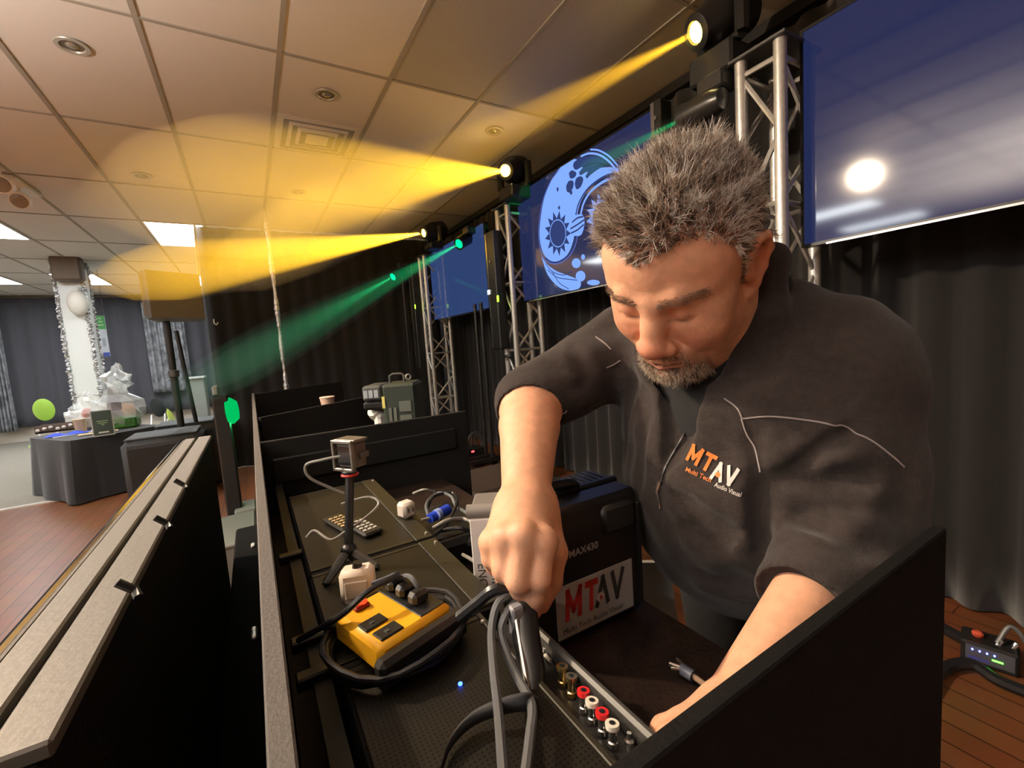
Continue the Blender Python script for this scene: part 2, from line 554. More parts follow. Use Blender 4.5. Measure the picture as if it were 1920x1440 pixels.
# the flood lamp that lights the booth (its reflection shows in the right-hand screen)
fl = empty('flood_lamp', KEY_POS, 'warm flood lamp hung under the ceiling, reflected in the right screen', 'lamp')
kd = np.array([0.45, 0.5, 1.1]) - np.array(KEY_POS); kd /= np.linalg.norm(kd)
kp_ = np.array(KEY_POS)
W(MB().lathe([(0.03, -0.14), (0.07, -0.10), (0.09, -0.03), (0.092, -0.012), (0.085, -0.012), (0.07, -0.04)], kp_, kd), 'lamp_shade', mat('lamp_black', (0.02, 0.02, 0.02), 0.4), fl, True)
W(MB().lathe([(0.0, -0.015), (0.025, -0.02), (0.038, -0.035)], kp_, kd), 'bulb', emat('flood_bulb', (1.0, 0.8, 0.55), 40.0), fl, True)
W(MB().tube([kp_ - kd * 0.1, kp_ - kd * 0.1 + np.array([0, 0, 0.12])], 0.012), 'bracket', MATS['lamp_black'], fl)

# added uplighters, out of frame at left, to brighten the ceiling and warm the fill
for (x, y), lb in (((-2.3, 0.9), 'added unseen lamp brightening the ceiling, nearer the facade'), ((-3.9, 1.5), 'added unseen lamp brightening the ceiling, deeper in the hall')):
    ul = empty('uplighter', (x, y, 0), lb, 'lamp', 'added fill lamps')
    W(MB().tube([(x, y, 0.02), (x, y, 1.62)], 0.015, 10), 'pole', MATS['lamp_black'], ul, True)
    W(MB().lathe([(0.14, 0), (0.14, 0.02), (0.03, 0.03)], (x, y, 0), (0, 0, 1)), 'base', MATS['lamp_black'], ul, True)
    W(MB().lathe([(0.03, 0), (0.12, 0.06), (0.15, 0.12), (0.145, 0.12), (0.11, 0.065), (0.02, 0.02)], (x, y, 1.6), (0, 0, 1)), 'bowl', MATS['lamp_black'], ul, True)
    W(MB().ell((x, y, 1.66), (0.03, 0.03, 0.03), 12, 8), 'bulb', emat('added_uplight_bulb', (1.0, 0.82, 0.6), 20.0), ul, True)
    sp = lamp('added_uplighter_light', 'SPOT', (x, y, 1.73), UP_W, (1.0, 0.88, 0.76), spot_size=math.radians(150), spot_blend=0.5, shadow_soft_size=0.06, target=(x, y, 3))
    sp.parent = ul; sp.matrix_parent_inverse = Matrix.Translation(V((x, y, 0))).inverted()

# ------------------------------------------------------------------ drapes
def drape(name, p0, p1, z0, z1, m, amp=0.035, pitch=0.16, nrm=(-1, 0), label=None, cat='curtain', seed=1, kind=None):
    rng = random.Random(seed)
    p0 = np.array(p0, float); p1 = np.array(p1, float)
    L = np.linalg.norm(p1 - p0); n = int(L / 0.025)
    ph = [rng.uniform(-1, 1) for _ in range(60)]
    nv = 10
    def fn(u, v):
        s = u * L
        w = math.sin(2 * math.pi * s / pitch + 1.3 * math.sin(s * 2.1 + ph[0] * 3) + ph[1])
        w += 0.5 * math.sin(2 * math.pi * s / (pitch * 2.7) + ph[2] * 6 + v * 0.8)
        a = amp * (0.55 + 0.45 * (1 - v))
        q = p0 + (p1 - p0) * u
        return (q[0] + nrm[0] * a * w, q[1] + nrm[1] * a * w, z0 + (z1 - z0) * v)
    mb = MB().grid(fn, n, nv)
    o = mb.build(name, m, None, 'all')
    sol = o.modifiers.new('thickness', 'SOLIDIFY'); sol.thickness = 0.004
    tag(o, label, cat, kind=kind)
    return o
drape('stage_curtain', (XW, -2.2), (XW, 6.5), 0.01, CEIL - 0.06, M_drape, label='black pleated curtain hung along the stage wall behind the screens')
drape('side_drape', (-0.40, 6.38), (XW - 0.05, 6.38), 0.01, CEIL - 0.02, M_drape, 0.03, 0.2, (0, -1), seed=3,
      label='black drape across the hall behind the silver tinsel pole')
drape('far_curtain', (XL + .1, YB), (XW, YB), 0.3, CEIL - 0.06, M_drape_far, 0.04, 0.3, (0, -1), seed=5,
      label='charcoal curtain covering the far back wall')
# pale leading edge of the side drape
W_ = MB().tube(bez([PX(364, 414, y=6.34), PX(368, 470, y=6.34), PX(374, 540, y=6.34)], 6), 0.012, 6)
tag(W_.build('drape_edge_strip', mat('pale_strip', (0.6, 0.55, 0.42), 0.6), None, True), 'pale strip along the upper left edge of the black drape', 'fabric strip')
# track under the ceiling at the stage curtain
tag(MB().box((XW - 0.06, -2.2, CEIL - 0.07), (XW + 0.06, 6.4, CEIL - 0.01)).build('trim_2', mat('track_black', (0.02, 0.02, 0.02), 0.5)), kind='structure')
# ------------------------------------------------------------------ trusses, screens, stage lights
M_alu = mat('aluminium', (0.72, 0.72, 0.69), 0.34, 0.6, noise=0.15, nscale=40)
M_blackm = mat('black_metal', (0.018, 0.018, 0.018), 0.45, spec=0.4)
M_blackp = mat('black_plastic', (0.015, 0.015, 0.015), 0.35)
M_greym = mat('dark_grey_metal', (0.09, 0.09, 0.09), 0.4, 0.4)

def truss(cx, cy, w, h, label):
    """box truss: chords, rungs and diagonals are parts"""
    t = empty('box_truss', (cx, cy, 0), label, 'truss', 'aluminium box trusses')
    dx, dy = 0.14, w / 2
    for sx in (-1, 1):
        for sy in (-1, 1):
            MB().tube([(sx * dx, sy * dy, 0.02), (sx * dx, sy * dy, h)], 0.026, 10).build('chord', M_alu, t, True)
    MB().box((-0.2, -0.2, 0), (0.2, 0.2, 0.02), bev=0.004).build('base_plate', M_greym, t)
    MB().box((-dx - .04, -dy - .04, h), (dx + .04, dy + .04, h + 0.014), bev=0.003).build('top_plate', M_greym, t)
    nb = 8
    cache = {}
    def brace(key, a, b, r=0.0115):
        a = np.array(a); b = np.array(b)
        k = (key, tuple(np.round(b - a, 3)))
        if k in cache:
            o = bpy.data.objects.new('brace', cache[k]); COL.objects.link(o); o.parent = t
        else:
            o = MB().tube([(0, 0, 0), b - a], r, 6).build('brace', M_alu, t, True); cache[k] = o.data
        o.location = a
    zs = [0.06 + (h - 0.12) * i / nb for i in range(nb + 1)]
    for i in range(nb):
        z0, z1 = zs[i], zs[i + 1]
        s = 1 if i % 2 else -1
        brace('f', (-dx, -dy * s, z0), (-dx, dy * s, z1)); brace('b', (dx, dy * s, z0), (dx, -dy * s, z1))
        brace('l', (-dx * s, dy, z0), (dx * s, dy, z1)); brace('r', (dx * s, -dy, z0), (-dx * s, -dy, z1))
    for z in (zs[0], zs[2], zs[4], zs[6], zs[nb]):
        brace('h', (-dx, -dy, z), (-dx, dy, z)); brace('h', (dx, -dy, z), (dx, dy, z))
        brace('h', (-dx, dy, z), (dx, dy, z)); brace('h', (-dx, -dy, z), (dx, -dy, z))
    return t

XT = 2.18                                    # truss centre line
TR = [(PX(1425, 150, x=2.04)[1] + 0.0, PX(1425, 130, x=2.04)[2]), (PX(946, 460, x=2.04)[1], PX(938, 372, x=2.04)[2]), (PX(791, 490, x=2.04)[1], PX(790, 478, x=2.04)[2])]
tl = ['large aluminium box truss beside the right-hand screen, behind the man', 'middle aluminium box truss at the left edge of the logo screen',
      'farthest aluminium box truss at the left end of the stage']
TZ = 2.50
for (cy, _), lb in zip(TR, tl):
    truss(XT, cy, 0.17, TZ, lb)

# ---- screens
def screen_mat(name, c_top, c_bot, s):
    m = bpy.data.materials.new(name); m.use_nodes = True; m.cycles.emission_sampling = 'NONE'
    nt = m.node_tree; b = nt.nodes['Principled BSDF']
    b.inputs['Base Color'].default_value = (0.004, 0.004, 0.006, 1)
    b.inputs['Roughness'].default_value = 0.07
    b.inputs['Specular IOR Level'].default_value = 0.5
    b.inputs['Emission Color'].default_value = (*c_top, 1)
    b.inputs['Emission Strength'].default_value = s
    return m
S_blue = screen_mat('screen_blue', srgb(46, 66, 112), None, 0.8)
S_dark = screen_mat('screen_dark_blue', srgb(38, 48, 92), None, 0.62)
M_bezel = mat('bezel_black', (0.01, 0.01, 0.01), 0.25)
M_bez_si = mat('bezel_silver', (0.4, 0.4, 0.42), 0.25, 0.9)
XS = 2.16
Z0S, Z1S = 1.66, 2.55
def tv(y0, y1, z0, z1, sm, label):
    t = empty('television', (XS, (y0 + y1) / 2, z0), label, 'television', 'wall of televisions')
    W(MB().box((XS, y0, z0), (XS + 0.05, y1, z1), bev=0.008), 'casing', M_bezel, t)
    fr = MB(); b = 0.013
    fr.box((XS - 0.006, y0, z0), (XS, y1, z0 + b)); fr.box((XS - 0.006, y0, z1 - b), (XS, y1, z1))
    fr.box((XS - 0.006, y0, z0 + b), (XS, y0 + b, z1 - b)); fr.box((XS - 0.006, y1 - b, z0 + b), (XS, y1, z1 - b))
    W(fr, 'bezel', M_bezel, t)
    sc = W(MB().box((XS - 0.003, y0 + b, z0 + b), (XS - 0.0005, y1 - b, z1 - b)), 'screen', sm, t)
    W(MB().box((XS - 0.009, y0 + 0.1, z0 - 0.004), (XS + 0.002, y1 - 0.1, z0 + 0.004)), 'lower_trim', M_bez_si, t)
    W(MB().box((XS + 0.05, (y0 + y1) / 2 - 0.2, z0 + 0.2), (XS + 0.09, (y0 + y1) / 2 + 0.2, z1 - 0.2)), 'wall_mount', M_blackm, t)
    return t, sc
yl = lambda px, py: PX(px, py, x=XS)[1]
TV_C = (PX(1245, 300, x=XS)[1], PX(972, 420, x=XS)[1])
TV_L = (PX(915, 520, x=XS)[1], PX(808, 520, x=XS)[1])
TV_R = (PX(1502, 300, x=XS)[1] - 1.58, PX(1502, 300, x=XS)[1])
tvL, scL = tv(TV_L[0], TV_L[1], PX(860, 592, x=XS)[2], PX(912, 428, x=XS)[2] + .08, S_blue, 'far left television showing plain blue')
zc0, zc1 = PX(1050, 553, x=XS)[2], PX(1100, 280, x=XS)[2]
tvC, scC = tv(TV_C[0], TV_C[1], zc0, zc1, S_dark, 'middle television showing a pale blue crescent emblem')
zr0, zr1 = PX(1502, 466, x=XS)[2], PX(1502, 58, x=XS)[2]
tvR, scR = tv(TV_R[0], TV_R[1], zr0, zr1, S_dark, 'large dark television at the right edge of the photo')

# ---- the emblem on the middle television: flat picture areas on the screen, traced on its plane
M_lb = emat('picture_light_blue', srgb(125, 165, 250), 0.95)
M_db = emat('picture_dark_blue', srgb(52, 66, 118), 0.8)
M_pb = emat('picture_violet', srgb(96, 110, 190), 0.9)
def scr(cx, cy, k=0):
    """pixel of the zoomed picture (1000..1180 x 270..560 at 4.966x) to the screen plane, layer k"""
    p = PX(1000 + cx / 4.966, 270 + cy / 4.966, x=XS - 0.0035 - 0.0004 * k)
    return p
def pic(name, pts, m, k, smooth_n=6, closed=True):
    P = [scr(a, b, k) for a, b in pts]
    if smooth_n:
        Q = bez(P + [P[0]], smooth_n)[:-1] if closed else bez(P, smooth_n)
    else: Q = P
    mb = MB(); mb.v = [tuple(q) for q in Q]; 
    from mathutils.geometry import tessellate_polygon
    tri = tessellate_polygon([[Vector((q[1], q[2], 0)) for q in Q]])
    mb.f = [tuple(t) for t in tri]
    o = W(mb, name, m, scC); return o
def picline(name, pts, wd, m, k, n=8):
    P = [np.array(scr(a, b, k)) for a, b in pts]; Q = bez(P, n); vs = []; fs = []
    wd *= 0.00075
    for i, q in enumerate(Q):
        d = Q[min(i + 1, len(Q) - 1)] - Q[max(i - 1, 0)]; d = d / np.linalg.norm(d)
        nn = np.array([0, -d[2], d[1]])
        vs += [q + nn * wd, q - nn * wd]
    for i in range(len(Q) - 1): fs.append((2 * i, 2 * i + 1, 2 * i + 3, 2 * i + 2))
    mb = MB().add(vs, fs); return W(mb, name, m, scC)
# crescent body
pic('crescent', [(235, 235), (160, 360), (95, 530), (60, 760), (62, 900), (90, 1010), (140, 1075), (200, 1095), (270, 1075), (330, 1010), (372, 900), (395, 760), (420, 600), (470, 480), (560, 370), (680, 300), (820, 270), (820, 235), (700, 215), (560, 235), (480, 260), (440, 175), (380, 140), (300, 175)], M_lb, 0)
picline('outline', [(250, 225), (150, 370), (80, 560), (50, 780), (60, 950), (95, 1060), (160, 1110), (240, 1110), (320, 1060), (385, 960), (420, 820)], 5, M_pb, 1)
picline('outline', [(400, 860), (372, 960), (320, 1040), (240, 1095), (170, 1100), (110, 1060)], 9, M_db, 2)
picline('outline', [(395, 660), (420, 560), (480, 450), (570, 360), (690, 290), (830, 265)], 9, M_db, 2)
picline('outline', [(440, 660), (465, 560), (520, 460), (600, 385), (700, 330), (840, 310)], 12, M_lb, 1)
picline('outline', [(440, 115), (520, 88), (610, 100), (690, 150), (760, 225), (830, 330)], 9, M_lb, 1)
picline('outline', [(530, 50), (610, 60), (700, 110), (775, 190), (850, 300)], 7, M_lb, 1)
pic('feather', [(380, 165), (440, 130), (540, 110), (620, 130), (690, 190), (640, 175), (540, 175), (460, 210), (395, 240), (370, 205)], M_db, 1)
pic('feather', [(425, 265), (470, 215), (560, 185), (620, 190), (560, 215), (500, 255), (440, 290)], M_db, 2)
pic('feather', [(485, 300), (520, 245), (580, 215), (650, 205), (590, 245), (530, 290), (500, 320)], M_db, 2)
for pts in ([(330, 270), (360, 245), (400, 270), (385, 310), (345, 320)], [(305, 390), (330, 345), (370, 345), (372, 400), (340, 450), (312, 440)],
            [(385, 370), (400, 320), (440, 300), (465, 330), (440, 400), (400, 420)], [(338, 455), (350, 430), (365, 450), (350, 475)],
            [(215, 420), (226, 400), (236, 420), (226, 445)], [(228, 595), (240, 573), (250, 595), (240, 612)]):
    pic('spot', pts, M_db, 1, 4)
# sun with rays
def sun(cx, cy, rx, ry, ro, n, m, k, ph=0.0):
    pts = []
    for i in range(2 * n):
        a = math.pi * i / n + ph
        s = ro if i % 2 == 0 else 1.12
        pts.append((cx + rx * s * math.cos(a), cy + ry * s * math.sin(a)))
    return pic('sun', pts, m, k, 0)
sun(228, 832, 72, 126, 1.7, 13, M_db, 1)
picline('sun_ring', [(228 + 74 * math.cos(t * math.pi / 10), 832 + 126 * math.sin(t * math.pi / 10)) for t in range(21)], 5, M_lb, 2)
sun(640, 690, 90, 145, 1.62, 13, M_lb, 1, 0.1)
pic('sun_core', [(640 + 84 * math.cos(t * math.pi / 8), 690 + 138 * math.sin(t * math.pi / 8)) for t in range(16)], M_db, 2, 3)
# knot
pic('knot', [(385, 665), (450, 655), (475, 700), (470, 780), (440, 850), (370, 850), (342, 800), (350, 720)], M_lb, 3)
for q in ([(360, 730), (410, 690), (465, 675)], [(345, 790), (410, 750), (475, 705)], [(350, 830), (410, 800), (470, 750)]):
    picline('knot_line', q, 8, M_db, 4)
# lower wing
pic('wing', [(75, 1045), (130, 1120), (210, 1180), (300, 1215), (390, 1250), (440, 1280), (430, 1340), (360, 1365), (270, 1350), (190, 1290), (125, 1200)], M_lb, 0)
for q in ([(110, 1110), (180, 1190), (280, 1220), (350, 1190)], [(130, 1170), (220, 1240), (330, 1260), (440, 1270)], [(170, 1180), (240, 1290), (330, 1350)]):
    picline('wing_line', q, 4, M_db, 1)
for (cx, cy, rx, ry) in ((440, 1230, 46, 50), (400, 1110, 42, 46), (463, 1052, 18, 26), (560, 1290, 60, 26)):
    pic('bubble', [(cx + rx * math.cos(t * math.pi / 5), cy + ry * math.sin(t * math.pi / 5)) for t in range(10)], M_lb, 2, 3)

# ---- black stand poles under the left television, with a castor base
sp = PX(918, 860, x=2.1)
st = empty('screen_stand', (2.1, sp[1], 0), 'black twin-pole screen stand on a castor base left of middle truss', 'stand')
for dy in (-0.07, 0.07):
    W(MB().tube([(2.1, sp[1] + dy, 0.1), (2.1, sp[1] + dy, 1.75)], 0.02, 10), 'pole', mat('pole_black', (0.05, 0.05, 0.05), 0.3, 0.5), st, True)
W(MB().box((1.72, sp[1] - 0.32, 0.07), (1.80, sp[1] + 0.32, 0.12), bev=0.01), 'foot_bar', M_blackm, st)
W(MB().box((1.72, sp[1] - 0.1, 0.07), (2.2, sp[1] - 0.04, 0.12), bev=0.01), 'foot_bar', M_blackm, st)
W(MB().box((1.72, sp[1] + 0.04, 0.07), (2.2, sp[1] + 0.1, 0.12), bev=0.01), 'foot_bar', M_blackm, st)
for (x, dy) in ((1.76, -0.29), (1.76, 0.29), (2.15, 0.0)):
    W(MB().lathe([(0.0, -0.015), (0.035, -0.015), (0.04, 0), (0.035, 0.015), (0, 0.015)], (x, sp[1] + dy, 0.04), (0, 1, 0), 14), 'castor', M_blackp, st, True)

# ---- moving-head lights and their beams in the haze
M_lensY = emat('amber_lens', (1.0, 0.62, 0.06), 18.0)
M_lensYh = emat('amber_lens_core', (1.0, 0.86, 0.45), 60.0)
M_lensG = emat('green_lens', (0.0, 1.0, 0.30), 1.4)
M_gloss = mat('fixture_black', (0.02, 0.02, 0.02), 0.3)

def haze(name, lens, direction, r0, half, length, density, label, aniso=0.0, group='light beams in the haze'):
    d = np.asarray(direction, float); d = d / np.linalg.norm(d)
    n = 32; r1 = r0 + math.tan(half) * length
    L1 = length; rr = lambda t: r0 + math.tan(half) * t
    mb = MB().lathe([(r0, 0.012), (rr(L1 * .5), L1 * .5), (rr(L1 * .72), L1 * .72), (rr(L1 * .80), L1 * .84), (rr(L1 * .72), L1 * .95), (rr(L1 * .5), L1 * 1.06), (.02, L1 * 1.16)], lens, d, n)
    m = bpy.data.materials.new(name); m.use_nodes = True
    nt = m.node_tree; nt.nodes.remove(nt.nodes['Principled BSDF'])
    s = nt.nodes.new('ShaderNodeVolumeScatter'); s.inputs['Density'].default_value = density
    s.inputs['Anisotropy'].default_value = aniso
    s.inputs['Color'].default_value = (1, 1, 1, 1)
    nt.links.new(s.outputs[0], nt.nodes['Material Output'].inputs['Volume'])
    o = mb.build('light_haze', m, None, True)
    tag(o, label, 'light beam', group, kind='stuff')
    return o

def moving_head(label, lens_px, base_xyz, tgt, half, power, color, r_lens, length, density, beam_label, scale=1.0, lx=1.95, core=True):
    lens = PX(*lens_px, x=lx)
    tgt = np.asarray(tgt, float); d = tgt - lens; d /= np.linalg.norm(d)
    c = lens - d * 0.15 * scale                    # head pivot
    bx, by, bz = base_xyz
    bx, by = c[0], c[1]
    t = empty('moving_head_light', (bx, by, bz), label, 'stage light', 'moving head stage lights')
    s = scale
    bh = max(0.06, c[2] - bz - 0.15 * s)
    W(MB().box((bx - .10 * s, by - .11 * s, bz), (bx + .10 * s, by + .11 * s, bz + bh), bev=.012), 'base', M_gloss, t)
    side = np.cross(d, [0, 0, 1.0]); side /= np.linalg.norm(side)
    yk = MB()
    A, B = c + side * 0.135 * s, c - side * 0.135 * s
    a0 = np.array([A[0], A[1], bz + bh + .01]); b0 = np.array([B[0], B[1], bz + bh + .01])
    for P, Q in ((A, a0), (B, b0)):
        sd = 1 if P is A else -1
        yk.tube([P + np.array([0, 0, .035 * s]), Q], 0.03 * s, 8)
    yk.tube([a0, b0], 0.025 * s, 8)
    W(yk, 'yoke', M_gloss, t, True)
    hd = W(MB().lathe([(0.0, -0.17 * s), (0.07 * s, -0.165 * s), (0.105 * s, -0.13 * s), (0.112 * s, -0.03 * s), (0.105 * s, 0.05 * s), (0.085 * s, 0.10 * s),
                  (0.075 * s, 0.145 * s), (r_lens + .012, 0.152 * s), (r_lens + .004, 0.152 * s), (r_lens + .002, 0.14 * s), (0, 0.14 * s)], c, d), 'head', M_gloss, t, True)
    W(MB().lathe([(0.0, 0.150 * s), (r_lens * .6, 0.148 * s), (r_lens, 0.142 * s)], c, d), 'lens', M_lensY if core else M_lensG, hd, True)
    if core: W(MB().lathe([(0.0, 0.154 * s), (r_lens * .5, 0.152 * s)], c, d), 'lens_core', M_lensYh, hd, True)
    sp = lamp('beam_lamp', 'SPOT', lens + d * 0.03, power, color, spot_size=2 * half, spot_blend=0.35, shadow_soft_size=0.012, target=lens + d)
    sp.parent = t; sp.matrix_parent_inverse = Matrix.Translation(V((bx, by, bz))).inverted()
    haze(beam_label, lens, d, r_lens * 0.8, half * 0.98, length, density, beam_label)
    return lens, d
TOPZ = TZ + 0.014
moving_head('moving head light on top of the truss beside the right-hand screen', (1303, 62), (XT, TR[0][0], TOPZ), PX(950, 244, y=1.75),
            math.radians(4.6), BEAM1, (1.0, 0.50, 0.02), 0.045, 2.2, 0.16, 'narrow amber light beam from the top of the photo', 1.05, lx=2.0)
moving_head('moving head light on top of the middle truss', (947, 320), (XT, TR[1][0], TOPZ), PX(560, 350, y=2.25),
            math.radians(7.6), BEAM2, (1.0, 0.52, 0.02), 0.045, 2.45, 0.16, 'wide amber light beam from the middle moving head')
moving_head('moving head light on top of the farthest truss', (794, 437), (XT, TR[2][0], TOPZ), PX(365, 502, y=4.75),
            math.radians(6.3), BEAM3, (1.0, 0.52, 0.02), 0.045, 2.7, 0.16, 'wide amber light beam crossing in front of the black drape')

# ---- green fixtures clamped to the trusses
def green_spot(px, tgt_px, ty, label, blabel, power, length, xl=2.0, dens=0.25):
    lens = PX(*px, x=xl)
    tg = PX(*tgt_px, y=ty); d = tg - lens; d /= np.linalg.norm(d)
    t = empty('green_spotlight', lens, label, 'stage light', 'green spotlights on the trusses')
    hd = W(MB().lathe([(0, -0.22), (0.045, -0.215), (0.06, -0.17), (0.06, -0.02), (0.065, 0), (0.065, 0.01), (0.05, 0.01), (0.048, 0.0), (0, 0)], lens, d), 'head', M_gloss, t, True)
    W(MB().lathe([(0, 0.006), (0.03, 0.005), (0.046, 0.002)], lens, d), 'lens', M_lensG, hd, True)
    c = lens - d * 0.1
    W(MB().tube([c + np.array([0, 0, .0]), c + np.array([0.0, 0, .10]), c + np.array([0.06, -0.03, .12])], 0.012, 6), 'clamp', M_gloss, t, True)
    W(MB().box((c[0] - .02, c[1] - .12, c[2] + .05), (c[0] + .10, c[1] + .02, c[2] + .13), bev=.01), 'driver_box', M_gloss, t)
    if xl < 1.9:                                 # this one has its own stand
        W(MB().tube([(c[0] + .05, c[1], .02), (c[0] + .05, c[1], c[2] + .05)], .016, 8), 'stand', M_gloss, t, True)
        W(MB().lathe([(.16, 0), (.16, .015), (.03, .03)], (c[0] + .05, c[1], 0), (0, 0, 1), 20), 'stand_base', M_gloss, t, True)
    sp = lamp('green_lamp', 'SPOT', lens + d * 0.02, power, (0.02, 1.0, 0.30), spot_size=math.radians(8.5), spot_blend=0.3, shadow_soft_size=0.01, target=lens + d)
    sp.parent = t; sp.matrix_parent_inverse = Matrix.Translation(V(lens)).inverted()
    haze(blabel, lens, d, 0.03, math.radians(4.1), length, dens, blabel)
green_spot((861, 457), (700, 545), 3.9, 'green spotlight clamped to the middle truss', 'green light beam crossing the farthest truss', GREEN, 2.6)
green_spot((737, 519), (520, 640), 5.2, 'green spotlight in front of the black drape, farthest one', 'green light beam ending in front of the black drape', GREEN * .8, 2.4, 1.74)
green_spot((1286, 220), (1180, 275), 1.9, 'green spotlight above the man\'s head', 'green light beam hidden behind the man\'s hair', GREEN * .3, 0.8)

# ---- vertical lighting bars beside the trusses
M_lime = emat('lime_display', (0.45, 1.0, 0.05), 2.0)
M_white_led = emat('white_led', (0.9, 0.95, 1.0), 1.6)
def bar(px0, px1, x, label, lime, w=0.07, white=None):
    a = PX(*px0, x=x); b = PX(*px1, x=x)
    t = empty('light_bar', (x, a[1], b[2]), label, 'light bar', 'vertical light bars beside the trusses')
    W(MB().box((x - .05, a[1] - w, b[2]), (x + .05, a[1] + w, a[2]), bev=.008), 'housing', M_blackp, t)
    W(MB().box((x - .054, a[1] + w - .02, b[2] + .01), (x - .048, a[1] + w + .004, a[2] - .01)), 'edge_strip', M_bez_si, t)
    p = PX(*lime, x=x - .056)
    W(MB().box((x - .057, p[1] - .012, p[2] - .028), (x - .049, p[1] + .012, p[2] + .028)), 'display', M_lime, t)
    if white:
        p = PX(*white, x=x - .056)
        W(MB().box((x - .057, p[1] - .02, p[2] - .02), (x - .049, p[1] + .02, p[2] + .02)), 'indicator', M_white_led, t)
    z = a[2]
    for k in range(3):
        zz = b[2] + (a[2] - b[2]) * (0.25 + .25 * k)
        W(MB().tube([(x - .05, a[1], zz), (x - .06, a[1], zz)], .012, 8), 'knob', M_bez_si, t)
bar((925, 435), (925, 655), 1.98, 'black vertical light bar with lime display left of middle truss', (933, 560), white=(916, 548))
bar((774, 500), (778, 690), 1.98, 'black vertical light bar with lime display left of farthest truss', (778, 575))
bar((1240, 190), (1240, 330), 2.14, 'grey vertical light bar at the right end of the logo screen', (1240, 320), .03)

# black cable ties and clamps on the trusses
for (px, py, x, lb) in ((957, 668, 2.03, 'black round clamp on the middle truss'), (793, 655, 2.03, 'black round clamp on the farthest truss')):
    p = PX(px, py, x=x)
    k = empty('truss_clamp', p, lb, 'clamp')
    W(MB().lathe([(0.02, -.02), (.05, -.015), (.055, 0.0), (.05, .015), (.02, .02)], p, (0, 0, 1), 14), 'collar', M_blackp, k, True)
    W(MB().tube([p + np.array([-.03, 0, 0]), p + np.array([-.06, -.02, -.03])], .012, 6), 'screw', M_alu, k)
# ------------------------------------------------------------------ the hall at the left
M_silver = mat('silver_tinsel', (0.75, 0.75, 0.75), 0.22, 0.9, bump=1.0, bscale=160, noise=0.5, nscale=90)
# tinsel pole in front of the side drape
tp = PX(497, 392, z=CEIL - 0.005)
pole = empty('tinsel_pole', (tp[0], tp[1], 0), 'thin silver tinsel pole from ceiling to floor in front of drape', 'pole')
rng = random.Random(11)
pts = [(tp[0], tp[1], 0.0 + (CEIL - 0.01) * i / 140) for i in range(141)]
W(MB().tube(pts, 0.02, 7, rs=[0.018 + 0.009 * rng.random() + 0.006 * math.sin(i * .3) for i in range(141)]), 'tinsel_wrap', M_silver, pole, True)
W(MB().lathe([(0.06, 0.0), (0.06, 0.01), (0.02, 0.015), (0.02, 0.03)], (tp[0], tp[1], 0), (0, 0, 1), 16), 'base_flange', M_greym, pole, True)

# white column wrapped at the edges with tinsel
YC = 8.9
cl = PX(100, 483, y=YC); cr = PX(155, 483, y=YC)
cx = (cl[0] + cr[0]) / 2; cw = (cr[0] - cl[0]) / 2 * 0.95
col_ = empty('column', (cx, YC, 0), 'square white column with silver tinsel along its edges', 'column')
M_colw = mat('column_white', (0.78, 0.8, 0.76), 0.5)
W(MB().box((cx - cw, YC - cw, 0), (cx + cw, YC + cw, CEIL), bev=.02), 'shaft', M_colw, col_)
for (sx, sy) in ((-1, -1), (1, -1), (-1, 1), (1, 1)):
    pts = [(cx + sx * cw + rng.uniform(-.012, .012), YC + sy * cw + rng.uniform(-.012, .012), CEIL * i / 260) for i in range(261)]
    W(MB().tube(pts, .03, 6, rs=[0.012 + .022 * rng.random() for _ in range(261)]), 'tinsel_wrap', M_silver, col_)
for z in (CEIL - .06, 0.98):
    fr = [(cx - cw, YC - cw, z), (cx + cw, YC - cw, z), (cx + cw, YC + cw, z), (cx - cw, YC + cw, z), (cx - cw, YC - cw, z)]
    P = []
    for a, b in zip(fr[:-1], fr[1:]):
        P += [tuple(np.array(a) + (np.array(b) - np.array(a)) * t / 8 + np.array([0, 0, rng.uniform(-.02, .02)])) for t in range(8)]
    W(MB().tube(P + [P[0]], .02, 6, rs=[(.018 + .02 * rng.random()) * (0.5 if z < 1 else 1.2) for _ in range(len(P) + 1)]), 'tinsel_band', M_silver, col_, True)
p = PX(126, 498, y=YC - cw - .12)
cs = empty('wall_speaker', p, 'small dark loudspeaker at the top of the white column', 'speaker')
W(MB().box(p - np.array([.16, .1, .22]), p + np.array([.16, .1, .16]), bev=.03), 'cabinet', mat('speaker_brown', (0.12, 0.09, 0.07), .6), cs)
W(MB().box(p - np.array([.14, .112, .20]), p + np.array([.14, -.098, .14]), bev=.012), 'grille', mat('speaker_grille_brown', (0.16, 0.12, 0.09), .8, bump=.4, bscale=200), cs)
p = PX(146, 568, y=YC - cw - .1)
rl = empty('balloon', p, 'pale round balloon fixed halfway up the white column', 'balloon')
W(MB().ell(p, (.12, .1, .18), 18, 12), 'ball', mat('balloon_white', (.72, .68, .6), .4), rl, True)
W(MB().tube([p + np.array([0, .05, .16]), p + np.array([0.02, .08, .24])], .012, 6), 'knot', MATS['balloon_white'], rl)

